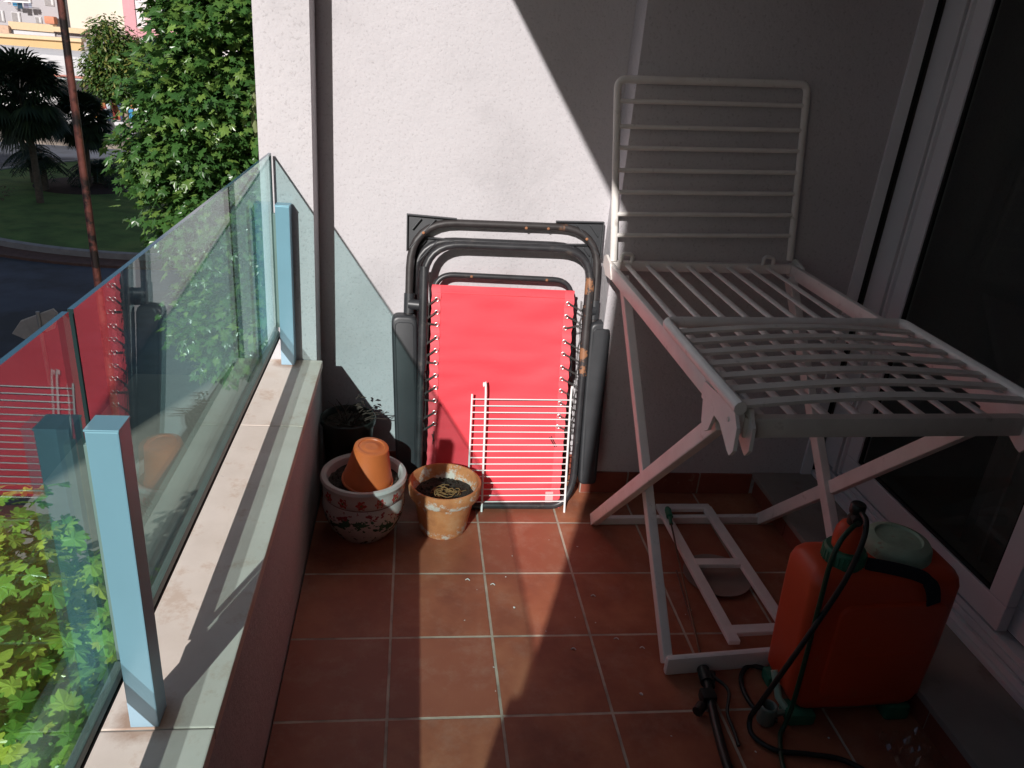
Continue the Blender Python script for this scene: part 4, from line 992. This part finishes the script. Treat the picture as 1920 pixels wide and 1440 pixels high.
M_yel = mat('ochre_render', (.58, .40, .20), .9, var=.06, scale=.6)
M_yel2 = mat('ochre_coping', (.70, .52, .33), .9, var=.05)
yb_ = thing('ochre_terrace_building', (-20, 44, G), 'ochre yellow rooftop parapet behind the shop canopy at the upper left', 'building')
MB().prism([(-40,-1.7),(-19.3,-1.15),(-17.3,-.52),(-17.3,.00),(-40,-.35)], 1, 43, 43.4).build('parapet_front', M_yel, yb_)
MB().prism([(-40,-.349),(-17.2,.001),(-17.2,.16),(-40,-.18)], 1, 42.85, 43.5).build('parapet_coping', M_yel2, yb_)
MB().box((-40, 43.5, -2), (-16.4, 46, -.95)).build('roof_terrace', mat('terrace_grey', (.35,.34,.37), .9), yb_)
MB().box((-16.9, 44.4, -2), (-14.6, 46, -.30)).build('stair_housing', mat('grey_housing', (.42,.40,.42), .9), yb_)
MB().prism([(-16.9,-.30),(-14.5,-.10),(-14.5,-.02),(-16.9,-.22)], 1, 44.3, 46).build('red_roof_edge', mat('red_tile_edge', (.45,.13,.10), .8), yb_)
ub = thing('white_roof_terrace', (-20, 47, G), 'white rooftop terrace wall with pierced blocks under a yellow top, upper left', 'building')
MB().box((-22.1, 46.5, -1.2), (-19.9, 46.8, .25)).build('wall', M_white, ub)
MB().box((-22.15, 46.4, .25), (-19.9, 46.9, .62)).build('yellow_band', M_yel2, ub)
MB().box((-19.9, 46.6, -1.0), (-16.9, 46.9, .30)).build('side_wall', mat('mauve_wall', (.40,.36,.37), .9), ub)
MB().box((-19.9, 46.3, .30), (-18.2, 46.9, .55)).build('yellow_band', M_yel2, ub)
lt = MB()
for i in range(7):
    for j in range(4): lt.box((-20.15+i*.13+(j % 2)*.06, 46.45, -.42+j*.13), (-20.08+i*.13+(j % 2)*.06, 46.5, -.35+j*.13))
lt.build('pierced_block', M_dark, ub)  # dark boxes on the wall, shade of the openings as colour
MB().box((-26, 46.2, .02), (-22.1, 46.9, .40)).build('roof_slab', mat('peach_slab', (.62,.42,.30), .9), ub)

ap = thing('grey_apartment_block', (-28, 60, G), 'grey apartment block with small windows and drying laundry at the top left corner', 'building')
MB().box((-46, 60, G), (-24.85, 72, 14)).build('facade', mat('grey_render', (.44,.42,.44), .9, var=.06, scale=.5), ap)
def window(x0, x1, z0_, z1_):
    o = MB().box((x0-.04, 59.93, z0_-.05), (x1+.04, 59.999, z1_+.04), .01).build('window', mat('window_surround', (.56,.54,.55), .8), ap)
    MB().box((x0, 59.90, z0_), (x1-.12, 59.929, z1_)).build('shutter', mat('shutter_slats', (.30,.28,.28), .7), o)
    MB().box((x1-.12, 59.90, z0_), (x1, 59.929, z1_)).build('reveal', M_white, o)
for x0, x1, za, zb in ((-28.95,-28.45,.33,.95), (-27.90,-27.40,.30,.92), (-25.65,-25.1,1.60,2.4), (-26.4,-26.05,.42,.75), (-27.75,-26.55,1.65,2.5), (-29.4,-28.7,1.75,2.5)): window(x0, x1, za, zb)
MB().box((-25.60, 59.3, .40), (-24.95, 59.9, .88), .08).build('orange_awning', mat('orange_canvas', (.62,.25,.15), .8), ap)
la = MB(); 
for i in range(4): la.tube([(-27.9, 59.4-.12*i, 1.62-.02*i), (-26.3, 59.4-.12*i, 1.66-.02*i)], .02, 5)
la.build('washing_line', M_wire, ap)
for x, wd_, h_, c_, lb in ((-27.45,.28,.28,(.06,.25,.45),'bright blue cloth'), (-27.15,.30,.42,(.02,.06,.10),'large dark navy cloth'), (-26.75,.28,.35,(.20,.19,.26),'purple grey cloth'), (-26.45,.2,.3,(.30,.33,.42),'pale blue cloth'), (-27.75,.18,.2,(.6,.5,.5),'small pinkish cloth')):
    MB().box((x, 59.28, 1.62-h_), (x+wd_, 59.32, 1.63), .01).build('laundry', mat('laundry_cloth', c_, .9), None, label=lb+' drying on the line of the grey apartment block', cat='laundry', group='laundry on the washing line')
cb_ = thing('cream_building', (-18, 52, G), 'blank cream coloured side wall lit by the sun behind the lamp post', 'building')
MB().box((-20.75, 51, G), (-17.45, 62, 14)).build('wall', mat('cream_render', (.76,.66,.55), .9, var=.03, scale=.5), cb_)
pk = thing('pink_striped_building', (-15, 51, G), 'white shop wall with pink stripes and small lettering behind the maple', 'building')
MB().box((-17.45, 50.6, G), (-8, 60, 14)).build('wall', mat('white_shop_wall', (.74,.68,.68), .9), pk)
M_pk = mat('pink_paint', (.66,.33,.36), .8, var=.05)
M_pk2 = mat('pale_pink_paint', (.72,.52,.52), .8, var=.05)
MB().box((-17.52, 50.52, -1.0), (-16.85, 50.6, 14)).build('pink_stripe', M_pk, pk)
MB().box((-16.85, 50.55, .25), (-8, 50.6, .75)).build('pink_band', M_pk, pk)
MB().box((-16.35, 50.56, .95), (-8, 50.6, 1.42)).build('pale_pink_panel', M_pk2, pk)
cu_ = bpy.data.curves.new('lettering', 'FONT'); cu_.body = 'DISTRIB'; cu_.size = .32; cu_.extrude = .01
to = bpy.data.objects.new('lettering', cu_); C.objects.link(to)
bpy.context.view_layer.update()
dg = bpy.context.evaluated_depsgraph_get(); me = bpy.data.meshes.new_from_object(to.evaluated_get(dg)); bpy.data.objects.remove(to)
lo_ = bpy.data.objects.new('lettering', me); C.objects.link(lo_); me.materials.clear(); me.materials.append(M_dark)
lo_.parent = pk; lo_.matrix_parent_inverse = Matrix.Translation(-pk.location); lo_.matrix_world = Matrix.Translation((-16.42, 50.53, 1.60)) @ Matrix.Rotation(PI/2, 4, 'X')

# slab added out of view to throw shade over the roundabout, and our own house
nb = thing('unseen_shade_block', (-30, -20, G), 'unseen block behind the viewer, shaped to shade the roundabout', 'building')
MB().box((-70, -14, G), (-12.0, -12, 19.6)).build('facade', M_wall2, nb)
oh = thing('apartment_house', (6, 0, G), 'house the balcony belongs to', 'building')
MB().box((1.9, -14, G), (12, 9, -.12)).build('lower_storeys', M_wall2, oh)
MB().box((.45, .62, -.1), (12, 9, 9)).build('side_wing', M_wall2, oh)
